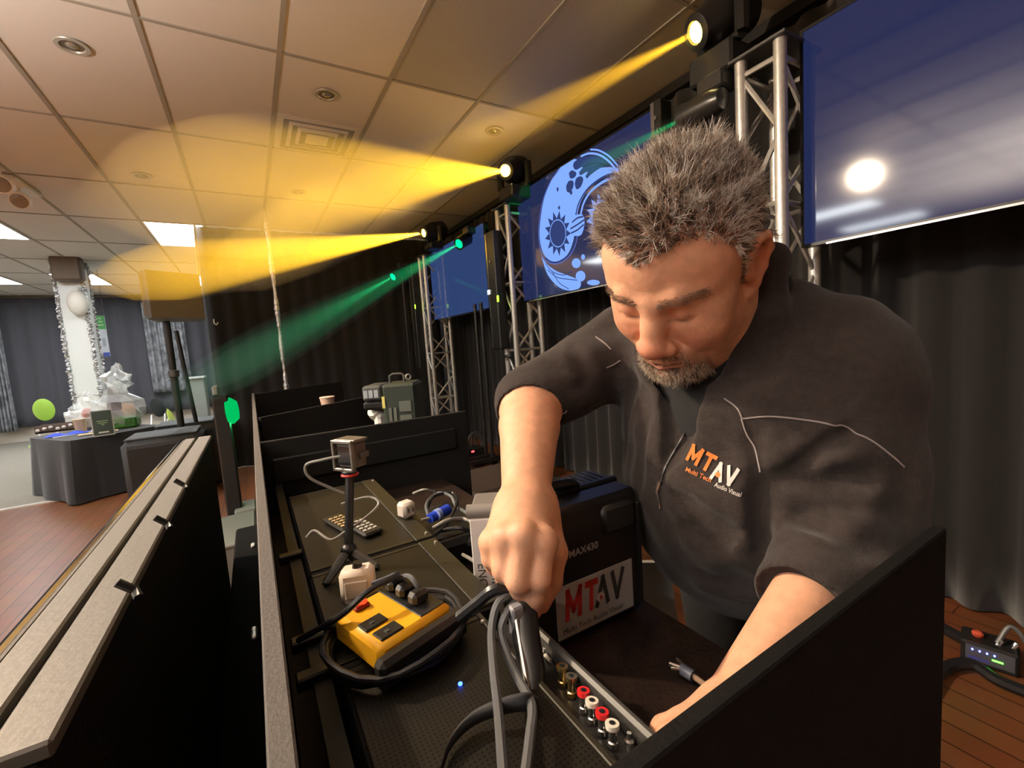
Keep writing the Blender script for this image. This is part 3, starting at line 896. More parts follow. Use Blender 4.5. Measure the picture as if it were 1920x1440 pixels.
# textured grey panels hung on the far curtain
M_sparkle = mat('sparkle_panel', (0.30, 0.31, 0.33), 0.45, 0.3, noise=0.6, nscale=9, bump=.6, bscale=30)
def panel(pa, pb, y, label, bottom=None):
    a = PX(*pa, y=y); b = PX(*pb, y=y)
    z0 = PX(pa[0], bottom, y=y)[2] if bottom else b[2]
    x0, x1 = a[0], b[0]
    rr = random.Random(int(pa[0]))
    def fn(u, v): return (x0 + (x1 - x0) * u, y + .03 * math.sin(u * 40) + .01 * rr.uniform(-1, 1), z0 + (a[2] - z0) * v)
    o = MB().grid(fn, 40, 24).build('fabric_panel', M_sparkle, None, 'all')
    o.modifiers.new('thickness', 'SOLIDIFY').thickness = .006
    tag(o, label, 'fabric panel', 'crinkled silver grey fabric panels')
panel((-60, 556), (34, 808), YB - .1, 'crinkled silver grey fabric panel at the far left edge')
panel((262, 560), (362, 730), YB - .1, 'crinkled silver grey fabric panel behind the loudspeaker pole')
# pale post under the second panel
a = PX(352, 712, y=7.6); b = PX(392, 800, y=7.6)
po = empty('pale_cabinet', ((a[0] + b[0]) / 2, 7.6, 0), 'pale grey upright cabinet behind the subwoofers', 'cabinet')
W(MB().box((a[0], 7.55, 0), (b[0] + .02, 7.9, a[2]), bev=.01), 'body', mat('pale_grey', (.34, .37, .34), .6), po)
W(MB().box((a[0] - .01, 7.53, a[2]), (b[0] + .03, 7.92, a[2] + .03), bev=.008), 'top', mat('pale_grey_top', (.42, .45, .42), .6), po)

# poster
a = PX(180, 592, y=YC + .6); b = PX(207, 668, y=YC + .6)
ps = empty('poster', (a + b) / 2, 'green, white and blue poster hanging beside the white column', 'poster')
w_, h_ = b[0] - a[0], a[2] - b[2]
W(MB().box((a[0], YC + .6, b[2]), (b[0], YC + .61, a[2])), 'sheet', mat('poster_white', (.75, .78, .85), .6), ps)
for sx in (.02, .98): W(MB().tube([(a[0] + w_ * sx, YC + .605, a[2]), (a[0] + w_ * sx, YC + .605, CEIL)], .003, 5), 'hanging_cord', M_greym, ps)
W(MB().box((a[0], YC + .592, a[2] - h_ * .33), (b[0], YC + .6, a[2])), 'green_band', mat('poster_green', (.12, .42, .14), .6), ps)
W(MB().box((a[0], YC + .592, b[2]), (b[0], YC + .6, b[2] + h_ * .1)), 'blue_band', mat('poster_blue', (.08, .12, .5), .6), ps)
for k, zz in enumerate((.76, .84, .92)):
    W(MB().box((a[0] + w_ * .2, YC + .588, b[2] + h_ * zz), (b[0] - w_ * (.2 + .1 * k), YC + .592, b[2] + h_ * (zz + .025))), 'print_line', mat('poster_print', (.5, .75, .45), .6), ps)
W(MB().box((a[0] + w_ * .3, YC + .588, b[2] + h_ * .25), (b[0] - w_ * .3, YC + .592, b[2] + h_ * .45)), 'picture', mat('poster_grey', (.45, .48, .55), .6), ps)

# table with black cloth
TT = 0.65
def tpt(px, py, z=None): return PX(px, py, z=(TT + .006) if z is None else z)
q0 = PX(150, 946, z=0)                      # nearest bottom corner
e1 = PX(78, 915, z=0) - q0; e1 = e1 / np.linalg.norm(e1)
e1 = np.array([-0.55, 0.835, 0]); e2 = np.array([0.835, 0.55, 0])
top_c = [q0, q0 + e1 * 1.0, q0 + e1 * 1.0 + e2 * 0.80, q0 + e2 * 0.80]
top_c = [np.array([c[0], c[1], 0]) for c in top_c]
tc_ = sum(top_c) / 4
tb = empty('table', (tc_[0], tc_[1], 0), 'square display table under a floor-length black cloth', 'table')
shr = lambda c, s: tc_ + (c - tc_) * s
W(MB().prism([shr(c, .97) + np.array([0, 0, TT - .035]) for c in top_c], (0, 0, .03)), 'tabletop', mat('table_wood', (.2, .15, .1), .6), tb)
for c in top_c:
    k = shr(c, .88); W(MB().tube([k + np.array([0, 0, .005]), k + np.array([0, 0, TT - .03])], .02, 8), 'leg', M_greym, tb)
M_cloth = mat('black_tablecloth', (0.017, 0.019, 0.021), .8, sheen=.2, bump=.1, bscale=200)
def cloth(u, v):
    # u around, v: 0 top edge -> 1 hem
    s = u * 4; i = int(s) % 4; f = s - int(s)
    a = top_c[i]; b = top_c[(i + 1) % 4]
    p = a + (b - a) * f
    d = p - tc_; d = d / np.linalg.norm(d)
    edge = min(f, 1 - f)
    out = .012 + v * (.035 + .045 * math.sin(u * 44 + 2 * math.sin(u * 9)) * (0.4 + 0.6 * (edge < .25)))
    corner = math.exp(-(edge / .06) ** 2)
    out -= .03 * corner * (1 - v)
    return p + d * out + np.array([0, 0, TT + .003 - v * (TT - .012)])
cm = MB().grid(cloth, 120, 10)
cm.add([cloth(i / 120, 0) for i in range(120)] + [tc_ + np.array([0, 0, TT + .004])], [(i, (i + 1) % 120, 120) for i in range(120)])
co = W(cm, 'tablecloth', M_cloth, None, 'all'); co.name = 'tablecloth'
tag(co, 'black cloth draped to the floor over the display table', 'tablecloth')

M_cello = mat('cellophane', (0.95, 1.0, 0.97), 0.05, trans=0.0, alpha=0.28, spec=1.0)
hp = tpt(229, 802); hp[2] = TT + .005
hb = empty('gift_hamper', hp, 'gift hamper in crumpled clear cellophane with green base on the table', 'gift hamper')
W(MB().box((hp[0] - .17, hp[1] - .12, TT + .006), (hp[0] + .16, hp[1] + .12, TT + .14), bev=.02), 'tray', mat('hamper_green', (.05, .2, .03), .4, noise=.5, nscale=18), hb)
W(MB().box((hp[0] - .10, hp[1] - .02, TT + .14), (hp[0] + .02, hp[1] + .04, TT + .36), bev=.01), 'box', mat('hamper_box', (.10, .05, .10), .5), hb)
W(MB().ell((hp[0] + .08, hp[1], TT + .2), (.07, .07, .09)), 'parcel', mat('hamper_tan', (.45, .28, .18), .6), hb, True)
def crumple(c, rx, rz, n, seed, spike):
    rr = random.Random(seed); vs = []; fs = []
    nn, mm = 15, 9
    for i in range(mm + 1):
        ph = math.pi * i / mm
        for k in range(nn):
            th = 2 * math.pi * k / nn
            s = 1 + spike * rr.uniform(-1, 1)
            tz = math.cos(ph)
            rr_ = math.sin(ph) * (1 if tz < .35 else .55)
            vs.append((c[0] + rx * s * rr_ * math.cos(th), c[1] + rx * .8 * s * rr_ * math.sin(th), c[2] + rz * tz * (1 + .3 * spike * rr.uniform(-1, 1))))
    for i in range(mm):
        for k in range(nn):
            k2 = (k + 1) % nn
            fs.append((i * nn + k, (i + 1) * nn + k, (i + 1) * nn + k2)); fs.append((i * nn + k, (i + 1) * nn + k2, i * nn + k2))
    return MB().add(vs, fs)
W(crumple((hp[0], hp[1], TT + .27), .22, .27, 0, 3, .32), 'cellophane_wrap', M_cello, hb)
W(crumple((hp[0] + .03, hp[1], TT + .58), .11, .16, 0, 5, .55), 'cellophane_tuft', M_cello, hb)
h2 = tpt(176, 804)
hb2 = empty('gift_hamper', (h2[0], h2[1], TT + .005), 'smaller white gift bundle in cellophane left of the big hamper', 'gift hamper')
W(MB().box((h2[0] - .12, h2[1] - .1, TT + .006), (h2[0] + .08, h2[1] + .08, TT + .18), bev=.03), 'tray', mat('bundle_white', (.7, .68, .66), .5), hb2)
W(MB().ell((h2[0] - .02, h2[1] - .06, TT + .2), (.05, .05, .06)), 'red_bow', mat('bundle_red', (.5, .12, .1), .5), hb2, True)
W(crumple((h2[0] - .01, h2[1], TT + .24), .17, .2, 0, 8, .4), 'cellophane_wrap', M_cello, hb2)
p = tpt(146, 800)
ck = empty('round_box', (p[0], p[1], TT + .004), 'round white box with lid on the display table', 'box')
W(MB().lathe([(.1, 0.002), (.1, .16), (0, .16)], (p[0], p[1], TT + .004), (0, 0, 1), 20), 'body', mat('box_white', (.75, .75, .72), .5), ck, True)
W(MB().lathe([(.106, .14), (.106, .19), (.1, .196), (0, .196)], (p[0], p[1], TT + .004), (0, 0, 1), 20), 'lid', MATS['box_white'], ck, True)
p = tpt(108, 808)
ty = empty('snack_tray', (p[0], p[1], TT + .004), 'brown wooden tray with white trinkets on the display table', 'tray')
W(MB().box((p[0] - .16, p[1] - .1, TT + .005), (p[0] + .2, p[1] + .1, TT + .03), bev=.006), 'base', mat('tray_brown', (.12, .085, .07), .6), ty)
for dy in (-.1, .09): W(MB().box((p[0] - .16, p[1] + dy, TT + .005), (p[0] + .2, p[1] + dy + .012, TT + .09)), 'side', MATS['tray_brown'], ty)
for k in range(6):
    W(MB().ell((p[0] - .13 + .055 * k, p[1] - .115 + .01 * (k % 2), TT + .045 + .012 * (k % 3)), (.02, .01, .018), 8, 6), 'trinket', mat('trinket_white', (.7, .66, .62), .5), ty, True)
p = tpt(153, 810)
pk = empty('paper_cup', (p[0], p[1], TT + .004), 'small tan paper cup beside the wooden tray', 'cup')
W(MB().lathe([(.045, 0.002), (.06, .15), (.056, .15), (.042, .01)], (p[0], p[1], TT + .004), (0, 0, 1), 16), 'body', mat('cup_tan', (.48, .34, .2), .6), pk, True)
W(MB().lathe([(.06, .145), (.063, .15), (.06, .155)], (p[0], p[1], TT + .004), (0, 0, 1), 16), 'rim', mat('cup_rim', (.6, .5, .35), .6), pk, True)
# sign in a stand
p = tpt(196, 817)
sg = empty('table_sign', (p[0], p[1], TT + .004), 'small dark sign in a clear stand at the front of the table', 'sign')
lean = Matrix.Translation(V((p[0], p[1], TT + .006))) @ Matrix.Rotation(.2, 4, 'Z') @ Matrix.Rotation(-.12, 4, 'X')
W(MB().box((-.085, -.004, 0), (.085, .004, .27), M=lean, bev=.002), 'frame', mat('sign_frame', (.6, .62, .62), .2, .3), sg)
W(MB().box((-.075, -.007, .012), (.075, -.004, .258), M=lean), 'card', mat('sign_card', (.035, .06, .05), .4), sg)
for (z, w2) in ((.15, .045), (.13, .035), (.112, .012)):
    W(MB().box((-w2, -.009, z), (w2, -.007, z + .008), M=lean), 'print_line', mat('sign_green', (.25, .42, .2), .5), sg)
W(MB().box((-.04, -.009, .03), (.04, -.007, .045), M=lean), 'print_line', mat('sign_white', (.6, .65, .6), .5), sg)
# papers and blue cloth at the front
for (px, py, w2, d2, rz, mm, lb) in ((150, 812, .22, .12, .4, mat('paper', (.75, .73, .7), .7), 'white papers lying on the front of the display table'),
                                     (185, 812, .16, .07, .2, mat('envelope', (.6, .45, .25), .7), 'tan envelope lying on the display table')):
    p = tpt(px, py)
    M_ = Matrix.Translation(V((p[0], p[1], TT + .007 + .004 * (w2 < .2)))) @ Matrix.Rotation(rz, 4, 'Z')
    tag(MB().box((-w2, -d2, 0), (w2, d2, .003), M=M_).build('paper_sheet' if w2 > .2 else 'envelope', mm), lb, 'paper')
p = tpt(124, 817)
bl = MB().grid(lambda u, v: (p[0] - .17 + .34 * u, p[1] - .05 + .14 * v + .06 * u, TT + .014 + .03 * abs(math.sin(u * 7)) * math.sin(v * math.pi)), 14, 8)
tag(W(bl, 'blue_cloth', mat('blue_cloth', (.02, .06, .6), .6), None, 'all'), 'crumpled bright blue cloth on the front of the display table', 'cloth')

# chairs
M_lime_c = mat('lime_plastic', (.42, .72, .12), .4)
M_lime_y = mat('lime_yellow_plastic', (.62, .75, .12), .4)
def round_chair(p, rz, m, label, zc=.78):
    t = empty('chair', (p[0], p[1], 0), label, 'chair', 'round-backed chairs', rz=rz)
    MB().lathe([(0, -.012), (.125, -.012), (.15, 0), (.125, .012), (0, .012)], (0, .2, zc), (.3, 1, .25), 24).build('backrest', m, t, True)
    t.children[0].scale = (.68, 1, 1)
    MB().lathe([(0, -.015), (.19, -.015), (.2, 0), (.19, .015), (0, .015)], (0, 0, .45), (0, 0, 1), 24).build('seat', m, t, True)
    for sx in (-1, 1):
        for sy in (-1, 1):
            MB().tube([(sx * .1, sy * .1, .44), (sx * .2, sy * .2, 0.005)], .012, 8).build('leg', M_alu, t, True)
        MB().tube([(sx * .08, .1, .45), (sx * .08, .19, .62)], .01, 8).build('back_support', M_alu, t, True)
    return t
p = PX(85, 768, y=7.75); round_chair((p[0], p[1]), .35, M_lime_c, 'lime green round-backed chair left of the display table', zc=PX(85, 768, y=7.95)[2])
p = PX(292, 795, y=7.5); round_chair((p[0] - .02, p[1] - .0), -1.25, M_lime_y, 'yellow-green chair seen edge-on right of the display table', zc=PX(288, 790, y=7.5)[2])
p = PX(287, 765, y=8.1); round_chair((p[0], p[1]), -.1, mat('black_chair', (.02, .023, .028), .5), 'dark round-backed chair behind the gift hamper', zc=PX(290, 765, y=8.3)[2])
# small white box on the far floor
p = PX(10, 826, z=0.0)
wb = empty('socket_box', (p[0], p[1], 0), 'small white box on the floor at the far left edge', 'box')
W(MB().box((p[0] - .28, p[1] - .1, 0.006), (p[0] + .28, p[1] + .1, .34), bev=.03), 'body', mat('plastic_white', (.7, .7, .72), .5), wb)
W(MB().box((p[0] - .05, p[1] - .105, 0.12), (p[0] + .05, p[1] - .09, .2)), 'slot', M_blackp, wb)

# PA: two subwoofers, a pole, a loudspeaker
M_pa = mat('pa_black', (.03, .032, .034), .55, bump=.2, bscale=250)
def sub(c, sx, sy, zt, label):
    t = empty('subwoofer', (c[0], c[1], 0), label, 'subwoofer', 'subwoofers under the loudspeaker')
    W(MB().box((c[0] - sx, c[1] - sy, 0.01), (c[0] + sx, c[1] + sy, zt), bev=.05), 'cabinet', M_pa, t, True)
    W(MB().box((c[0] - sx * .85, c[1] - sy - .01, 0.08), (c[0] + sx * .85, c[1] - sy + .01, zt - .08), bev=.01), 'grille', M_blackp, t)
    W(MB().box((c[0] - sx * .9, c[1] - sy * .9, zt - .004), (c[0] + sx * .9, c[1] + sy * .9, zt + .012), bev=.006), 'top_pad', mat('pa_grey', (.075, .08, .082), .7), t)
    for dx in (-.8, .8): W(MB().tube([(c[0] + sx * dx, c[1], 0.0), (c[0] + sx * dx, c[1], .03)], .02, 8), 'foot', M_blackp, t)
YS = 5.35
a = PX(310, 812, y=YS); sub((a[0], YS), .30, .26, a[2], 'nearer dark grey subwoofer beside the black facade end')
a = PX(355, 790, y=5.95); sub((a[0] - .02, 5.95), .28, .26, a[2], 'rear dark grey subwoofer under the loudspeaker pole')
pb = PX(340, 800, y=YS + .05); pt_ = PX(322, 598, y=YS + .05)
spk = empty('loudspeaker', (pb[0], YS + .05, pb[2]), 'black loudspeaker on a pole lit amber by the beam', 'speaker')
W(MB().tube([(pb[0], YS + .05, pb[2]), (pb[0] + .0, YS + .05, pt_[2] - .02)], .03, 12), 'pole', M_blackp, spk, True)
W(MB().tube([(pb[0] + .1, YS + .3, pb[2]), (pb[0] + .04, YS + .3, pt_[2] - .1)], .02, 10), 'pole', M_blackp, spk, True)
zz = (pb[2] + pt_[2]) / 2
W(MB().lathe([(.03, -.04), (.045, -.03), (.045, .03), (.03, .04)], (pb[0], YS + .05, zz), (0, 0, 1), 12), 'collar', M_greym, spk, True)
A = PX(262, 508, y=YS - .1); B = PX(372, 515, y=YS + .25); Cc = PX(262, 598, y=YS - .1)
quad = [np.array([A[0], YS - .12, 0]), np.array([A[0] + .05, YS - .18, 0]), np.array([B[0] + .02, YS + .05, 0]), np.array([B[0] - .03, YS + .42, 0]), np.array([A[0] + .02, YS + .34, 0])]
W(MB().prism([q + np.array([0, 0, Cc[2]]) for q in quad], (0, 0, A[2] - Cc[2])), 'cabinet', mat('speaker_paint', (.10, .085, .065), .55, bump=.2, bscale=150), spk)
g0, g1 = quad[0], quad[1]
W(MB().prism([quad[4] + np.array([-.012, 0, Cc[2] + .03]), quad[0] + np.array([-.012, 0, Cc[2] + .03]), quad[0] + np.array([.004, 0, Cc[2] + .03]), quad[4] + np.array([.004, 0, Cc[2] + .03])], (0, 0, A[2] - Cc[2] - .06)), 'grille', mat('speaker_front', (.22, .19, .14), .6), spk)
# little hook light on the drape
p = PX(405, 603, y=6.3)
tag(MB().tube([p + np.array([-.02, 0, .03]), p + np.array([-.02, 0, -.02]), p + np.array([0, 0, -.04]), p + np.array([.02, 0, -.01])], .008, 6).build('drape_hook', mat('hook_white', (.8, .8, .75), .4), None, True), 'small white hook on the black drape', 'hook')

# green-lit wash light standing by the facade
p = PX(405, 735, y=3.9); b = PX(428, 930, y=3.9)
wl = empty('wash_light', (p[0] + .05, 3.9, 0), 'black upright wash light glowing green behind the facade', 'stage light')
zt = PX(410, 740, y=3.9)[2]
W(MB().box((p[0] - .03, 3.84, 0.0), (p[0] + .07, 3.96, zt), bev=.01), 'housing', M_gloss, wl)
W(MB().box((p[0] - .02, 3.83, zt), (p[0] + .02, 3.97, zt + .07), bev=.01), 'bracket', mat('bracket_grey', (.3, .3, .28), .4, .5), wl)
gc = np.array([p[0] + .085, 3.9, zt - .13])
W(MB().lathe([(0, .045), (.07, .035), (.1, .0), (.1, -.03)], gc, (1, -.1, 0.05), 20), 'lens', emat('wash_green', (0.0, .55, .12), .8), wl, True)
gl = lamp('wash_green_light', 'POINT', (gc[0] + .1, gc[1] - .05, gc[2] - .1), 1.2, (0.05, 1.0, .25), shadow_soft_size=.03)
gl.parent = wl; gl.matrix_parent_inverse = Matrix.Translation(V((p[0] + .05, 3.9, 0))).inverted()
W(MB().box((p[0] + .02, 3.78, 0.0), (p[0] + .16, 4.02, .22), bev=.01), 'ballast', mat('ballast_grey', (.25, .27, .25), .5), wl)
# pool of blue light on the floor from a pin spot under the ceiling
p = PX(15, 992, z=0)
q = np.array([p[0] - .6, p[1] + .5, CEIL - .12])
bs = empty('blue_pin_spot', q, 'small blue pin spot under the ceiling making the blue pool on the floor', 'stage light')
bd = p - q; bd /= np.linalg.norm(bd)
hd = W(MB().lathe([(0, -.1), (.04, -.1), (.045, .04), (.035, .04), (.03, .0), (0, .0)], q, bd), 'head', M_gloss, bs, True)
W(MB().lathe([(0, .004), (.03, .002)], q, bd), 'lens', emat('blue_lens', (.05, .08, 1.0), 4.0), hd)
W(MB().tube([q, q + np.array([0, 0, .12])], .01, 6), 'bracket', M_gloss, bs)
sp = lamp('blue_lamp', 'SPOT', q + bd * .045, 60.0, (.08, .10, 1.0), spot_size=math.radians(9), spot_blend=.25, shadow_soft_size=.01, target=p)
sp.parent = bs; sp.matrix_parent_inverse = Matrix.Translation(V(q)).inverted()
# ------------------------------------------------------------------ the booth and the gear in it
ZR, ZS, ZD = H - 0.22, H - 0.32, H - 0.43
M_board = mat('booth_black_board', (0.0075, 0.0070, 0.0065), .8, spec=.15, bump=.25, bscale=220)
M_edge = mat('booth_top_grey', (0.075, 0.066, 0.060), .7, bump=.25, bscale=260)  # paler grey than the board, for the strip along its top
booth = empty('dj_booth', (0.3, 0.75, 0), 'long black open-topped equipment booth the man leans over', 'booth')
W(MB().box((-.0155, .143, 0), (-.0025, 3.45, ZR - .003), bev=.002), 'side_board', M_board, booth)
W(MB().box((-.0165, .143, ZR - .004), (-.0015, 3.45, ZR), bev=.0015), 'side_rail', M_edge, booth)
W(MB().box((-.0025, .146, 0), (.590, .158, ZR), bev=.0015), 'end_board', M_board, booth)
W(MB().box((-.0025, 1.343, .3), (.607, 1.358, ZR), bev=.002), 'end_board', mat('divider_black', (.018, .017, .016), .8, spec=.2, bump=.2, bscale=200), booth)
W(MB().box((.02, 1.335, ZR - .12), (.56, 1.343, ZR - .05), bev=.004), 'ledge', mat('booth_recess', (.008, .008, .008), .6), booth)
def slant(a, b, h, name='divider_board'):
    a = np.array(a, float); b = np.array(b, float); d = b - a; n = np.array([-d[1], d[0], 0]); n /= np.linalg.norm(n)
    poly = [(a[0], a[1], .3), (b[0], b[1], .3), (b[0], b[1], ZR + h), (a[0], a[1], ZR)]
    W(MB().prism(poly, n * .014), name, mat('divider_black', (.018, .017, .016), .8, spec=.2, bump=.2, bscale=200), booth)
a = PX(466, 786, z=ZR); b = PX(702, 741, z=ZR)
slant((a[0] + .04, a[1], 0), (b[0], b[1], 0), 0.0)
a = PX(462, 741, z=ZR); b = PX(642, 715, z=ZR)
slant((a[0] + .04, a[1], 0), (b[0], b[1], 0), 0.0)
W(MB().box((-.0025, .156, ZD - .02), (.505, 3.4, ZD), bev=.002), 'deck', mat('deck_brown', (.022, .010, .006), .55, noise=.5, nscale=25, bump=.3, bscale=150), booth)
W(MB().box((.02, .156, ZS - .032), (.037, 1.343, ZS - .02)), 'mounting_rail', mat('olive_metal', (.028, .026, .018), .5, .3), booth)
for (px, py) in ((575, 1034), (625, 1250), (640, 1175)):
    p = PX(px, py, z=ZS - .015)
    W(MB().box((.004, p[1] - .008, ZS - .025), (.042, p[1] + .008, ZS - .01), bev=.002), 'strap', M_blackp, booth)
# paper cup rim seen on the second bay ledge
p = PX(613, 744, z=ZR + .01)
cp = empty('paper_cup', p, 'tiny pinkish paper cup on the far booth divider', 'cup')
pz = PX(613, 752, y=p[1])
W(MB().lathe([(.028, 0), (.036, .05), (.033, .05), (.025, .004)], (p[0], p[1], ZR - .043), (0, 0, 1), 16), 'body', mat('cup_pink', (.55, .38, .30), .6), cp, True)
W(MB().lathe([(.036, .048), (.038, .051), (.036, .054)], (p[0], p[1], ZR - .043), (0, 0, 1), 16), 'rim', mat('cup_pink_rim', (.6, .45, .38), .6), cp, True)

# perforated rack units
def perf_mat():
    m = mat('perforated_steel', (0.030, 0.028, 0.020), .45, .4)
    nt = m.node_tree; b = nt.nodes['Principled BSDF']
    tc = nt.nodes.new('ShaderNodeTexCoord')
    sep = nt.nodes.new('ShaderNodeSeparateXYZ'); nt.links.new(tc.outputs['Object'], sep.inputs[0])
    def mth(op, a, bb=None):
        n = nt.nodes.new('ShaderNodeMath'); n.operation = op
        for i, q in enumerate((a, bb)):
            if q is None: continue
            if isinstance(q, (int, float)): n.inputs[i].default_value = q
            else: nt.links.new(q, n.inputs[i])
        return n.outputs[0]
    fx = mth('SUBTRACT', mth('FRACT', mth('MULTIPLY', sep.outputs['X'], 240)), .5)
    fy = mth('SUBTRACT', mth('FRACT', mth('MULTIPLY', sep.outputs['Y'], 240)), .5)
    r2 = mth('ADD', mth('MULTIPLY', fx, fx), mth('MULTIPLY', fy, fy))
    hole = mth('LESS_THAN', r2, .07)
    mx = nt.nodes.new('ShaderNodeMix'); mx.data_type = 'RGBA'
    mx.inputs[6].default_value = (.019, .017, .012, 1); mx.inputs[7].default_value = (.002, .002, .002, 1)
    nt.links.new(hole, mx.inputs[0]); nt.links.new(mx.outputs[2], b.inputs['Base Color'])
    return m
M_perf = perf_mat()
M_lip = mat('rack_lip', (.030, .027, .018), .4, .3)
def unit(y0, y1, label, x0=.040, x1=.235, lw=.03):
    u = empty('rack_unit', ((x0 + x1) / 2, (y0 + y1) / 2, ZS - .1), label, 'rack unit', 'perforated black rack units in the booth')
    W(MB().box((x0, y0, ZD), (x1, y1, ZS - .002), bev=.003), 'chassis', M_blackm, u)
    W(MB().box((x0 + .002, y0 + .012, ZS - .003), (x1 - lw, y1 - .012, ZS), bev=.001), 'perforated_top', M_perf, u)
    W(MB().box((x1 - lw, y0 + .002, ZS - .003), (x1, y1 - .002, ZS + .0015), bev=.001), 'side_lip', M_lip, u)
    for (y, ) in ((y0 + .004,), (y1 - .012,)):
        W(MB().box((x0 + .002, y, ZS - .003), (x1 - lw, y + .008, ZS + .001), bev=.001), 'end_lip', M_lip, u)
    for y in (y0 + .02, y1 - .02):
        W(MB().lathe([(.0, .0025), (.002, .002), (.003, 0)], (x1 - .006, y, ZS + .001), (0, 0, 1), 8), 'screw', M_alu, u)
    return u
u1 = unit(.695, 1.12, 'far perforated rack unit under the small tripod')
u2 = unit(.462, .690, 'perforated rack unit under the yellow power board')
u3 = unit(.165, .457, 'near perforated mixer unit with the socket panel and blue light', .045, .203, 0.006)
p = PX(863, 1282, z=ZS + .001)
W(MB().ell(p, (.0022, .0022, .0015), 8, 6), 'blue_led', emat('blue_led', (.02, .08, 1.0), 14.0), u3, True)
# socket panel along the right side of the near unit
XP0, XP1, ZP = .204, .238, ZS - .016
W(MB().box((XP0, .195, ZD), (XP1, .440, ZP), bev=.002), 'socket_panel', mat('panel_black', (.02, .02, .02), .35, .2), u3)
W(MB().box((XP1, .190, ZD), (XP1 + .009, .445, ZS + .002), bev=.003), 'panel_rim', mat('rim_grey', (.06, .057, .052), .4, .2), u3)
W(MB().box((XP0 - .001, .190, ZS - .016), (XP0 + .003, .445, ZS - .006), bev=.001), 'panel_rim', MATS['rim_grey'], u3)
M_red = mat('socket_red', (.55, .02, .02), .35); M_wht = mat('socket_white', (.75, .72, .62), .35)
M_gold = mat('socket_gold', (.75, .55, .22), .25, .95); M_chr = mat('socket_chrome', (.75, .75, .72), .15, .95)
ax = np.array([.12, .10, 1.0]); ax /= np.linalg.norm(ax)
def rca(px, py, ring, body, h=.012):
    p = PX(px, py, z=ZS + .001)
    b0 = p - ax * .0165
    s = W(MB().lathe([(.0045, 0), (.0045, .004), (.0036, .005), (.0036, .015), (.0022, .015), (.0022, .006)], b0, ax, 14), 'socket', body, u3, True)
    W(MB().lathe([(.0025, .0145), (.0058, .0145), (.0060, .0165), (.0058, .0185), (.0025, .0185)], b0, ax, 14), 'socket_ring', ring, s, True)
    W(MB().lathe([(0, .0186), (.0027, .0187), (.0027, .0189), (0, .0190)], b0, ax, 10), 'socket_hole', M_blackp, s)
rca(1094, 1298, M_red, M_chr); rca(1110, 1317, M_wht, M_chr); rca(1129, 1338, M_red, M_chr); rca(1148, 1360, M_wht, M_chr)
rca(1054, 1252, M_gold, M_gold); rca(1071, 1271, M_gold, M_gold)
for (px, py, mm) in ((1024, 1214, M_chr), (1034, 1222, M_blackp), (1045, 1232, M_chr), (1080, 1280, M_blackp), (1180, 1388, M_chr), (1013, 1200, M_chr), (1073, 1293, M_wht)):
    p = PX(px, py, z=ZP + .004)
    W(MB().lathe([(.0042, -.006), (.0042, 0), (.002, .001), (.002, .006)], p, ax, 10), 'screw_post', mm, u3, True)
a, b = PX(1022, 1228, z=ZP + .002), PX(1032, 1240, z=ZP + .002)
W(MB().tube([a, b], .002, 6), 'bright_bar', M_wht, u3)

# ---- facade in front of the booth (hall side)
fx0, fx1 = PX(0, 1235, z=ZR)[0], PX(95, 1390, z=ZR)[0]
FY0, FY1 = PX(95, 1388, z=ZR)[1], PX(403, 815, z=ZR)[1]
fac = empty('booth_facade', ((fx0 + fx1) / 2, (FY0 + FY1) / 2, 0), 'long black facade panel with grey top rails along the booth', 'panel')
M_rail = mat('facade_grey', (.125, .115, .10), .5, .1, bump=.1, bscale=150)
W(MB().box((fx0, FY0 - .02, .02), (fx1 - .004, FY1, ZR - .012), bev=.004), 'panel_body', M_board, fac)
wd = fx1 - fx0
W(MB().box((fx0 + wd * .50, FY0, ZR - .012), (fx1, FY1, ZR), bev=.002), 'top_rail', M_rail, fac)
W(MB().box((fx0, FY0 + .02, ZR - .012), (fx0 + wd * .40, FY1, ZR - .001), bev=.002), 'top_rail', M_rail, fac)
W(MB().box((fx0 + wd * .40, FY0, ZR - .014), (fx0 + wd * .5, FY1, ZR - .010)), 'groove', M_blackm, fac)
W(MB().box((fx0 - .016, FY0 - .03, .03), (fx0, FY1, ZR - .004), bev=.004), 'front_glass', mat('gloss_front', (.02, .02, .025), .04, spec=.9, coat=1.0), fac)
W(MB().tube([(fx0 - .006, FY0 - .02, ZR - .003), (fx0 - .006, FY1, ZR - .003)], .005, 8), 'chrome_bead', mat('chrome', (.85, .85, .9), .08, 1.0), fac, True)
for (px, py) in ((335, 912), (300, 985), (233, 1112)):
    p = PX(px, py, x=fx1)
    W(MB().tube([p + np.array([-.004, 0, .012]), p + np.array([.008, 0, .0]), p + np.array([.012, -.01, -.004])], .004, 6), 'clip', M_blackp, fac, True)
# silver latches and box in the gap between facade and booth
p = PX(462, 985, x=-.05)
gp = empty('flight_case', (-.068, 1.2, 0), 'black flight case with silver corners in the gap beside the booth', 'flight case')
W(MB().box((-.115, .55, .02), (-.022, 1.9, H - .62), bev=.006), 'body', mat('flight_black', (.004, .004, .0045), .9, spec=.1), gp)
for (px, py) in ((470, 990), (455, 1030), (462, 1075), (440, 1240)):
    p = PX(px, py, x=-.06)
    W(MB().box((p[0] - .006, p[1] - .012, H - .63), (p[0] + .006, p[1] + .016, H - .612), bev=.003), 'latch', M_alu, gp)
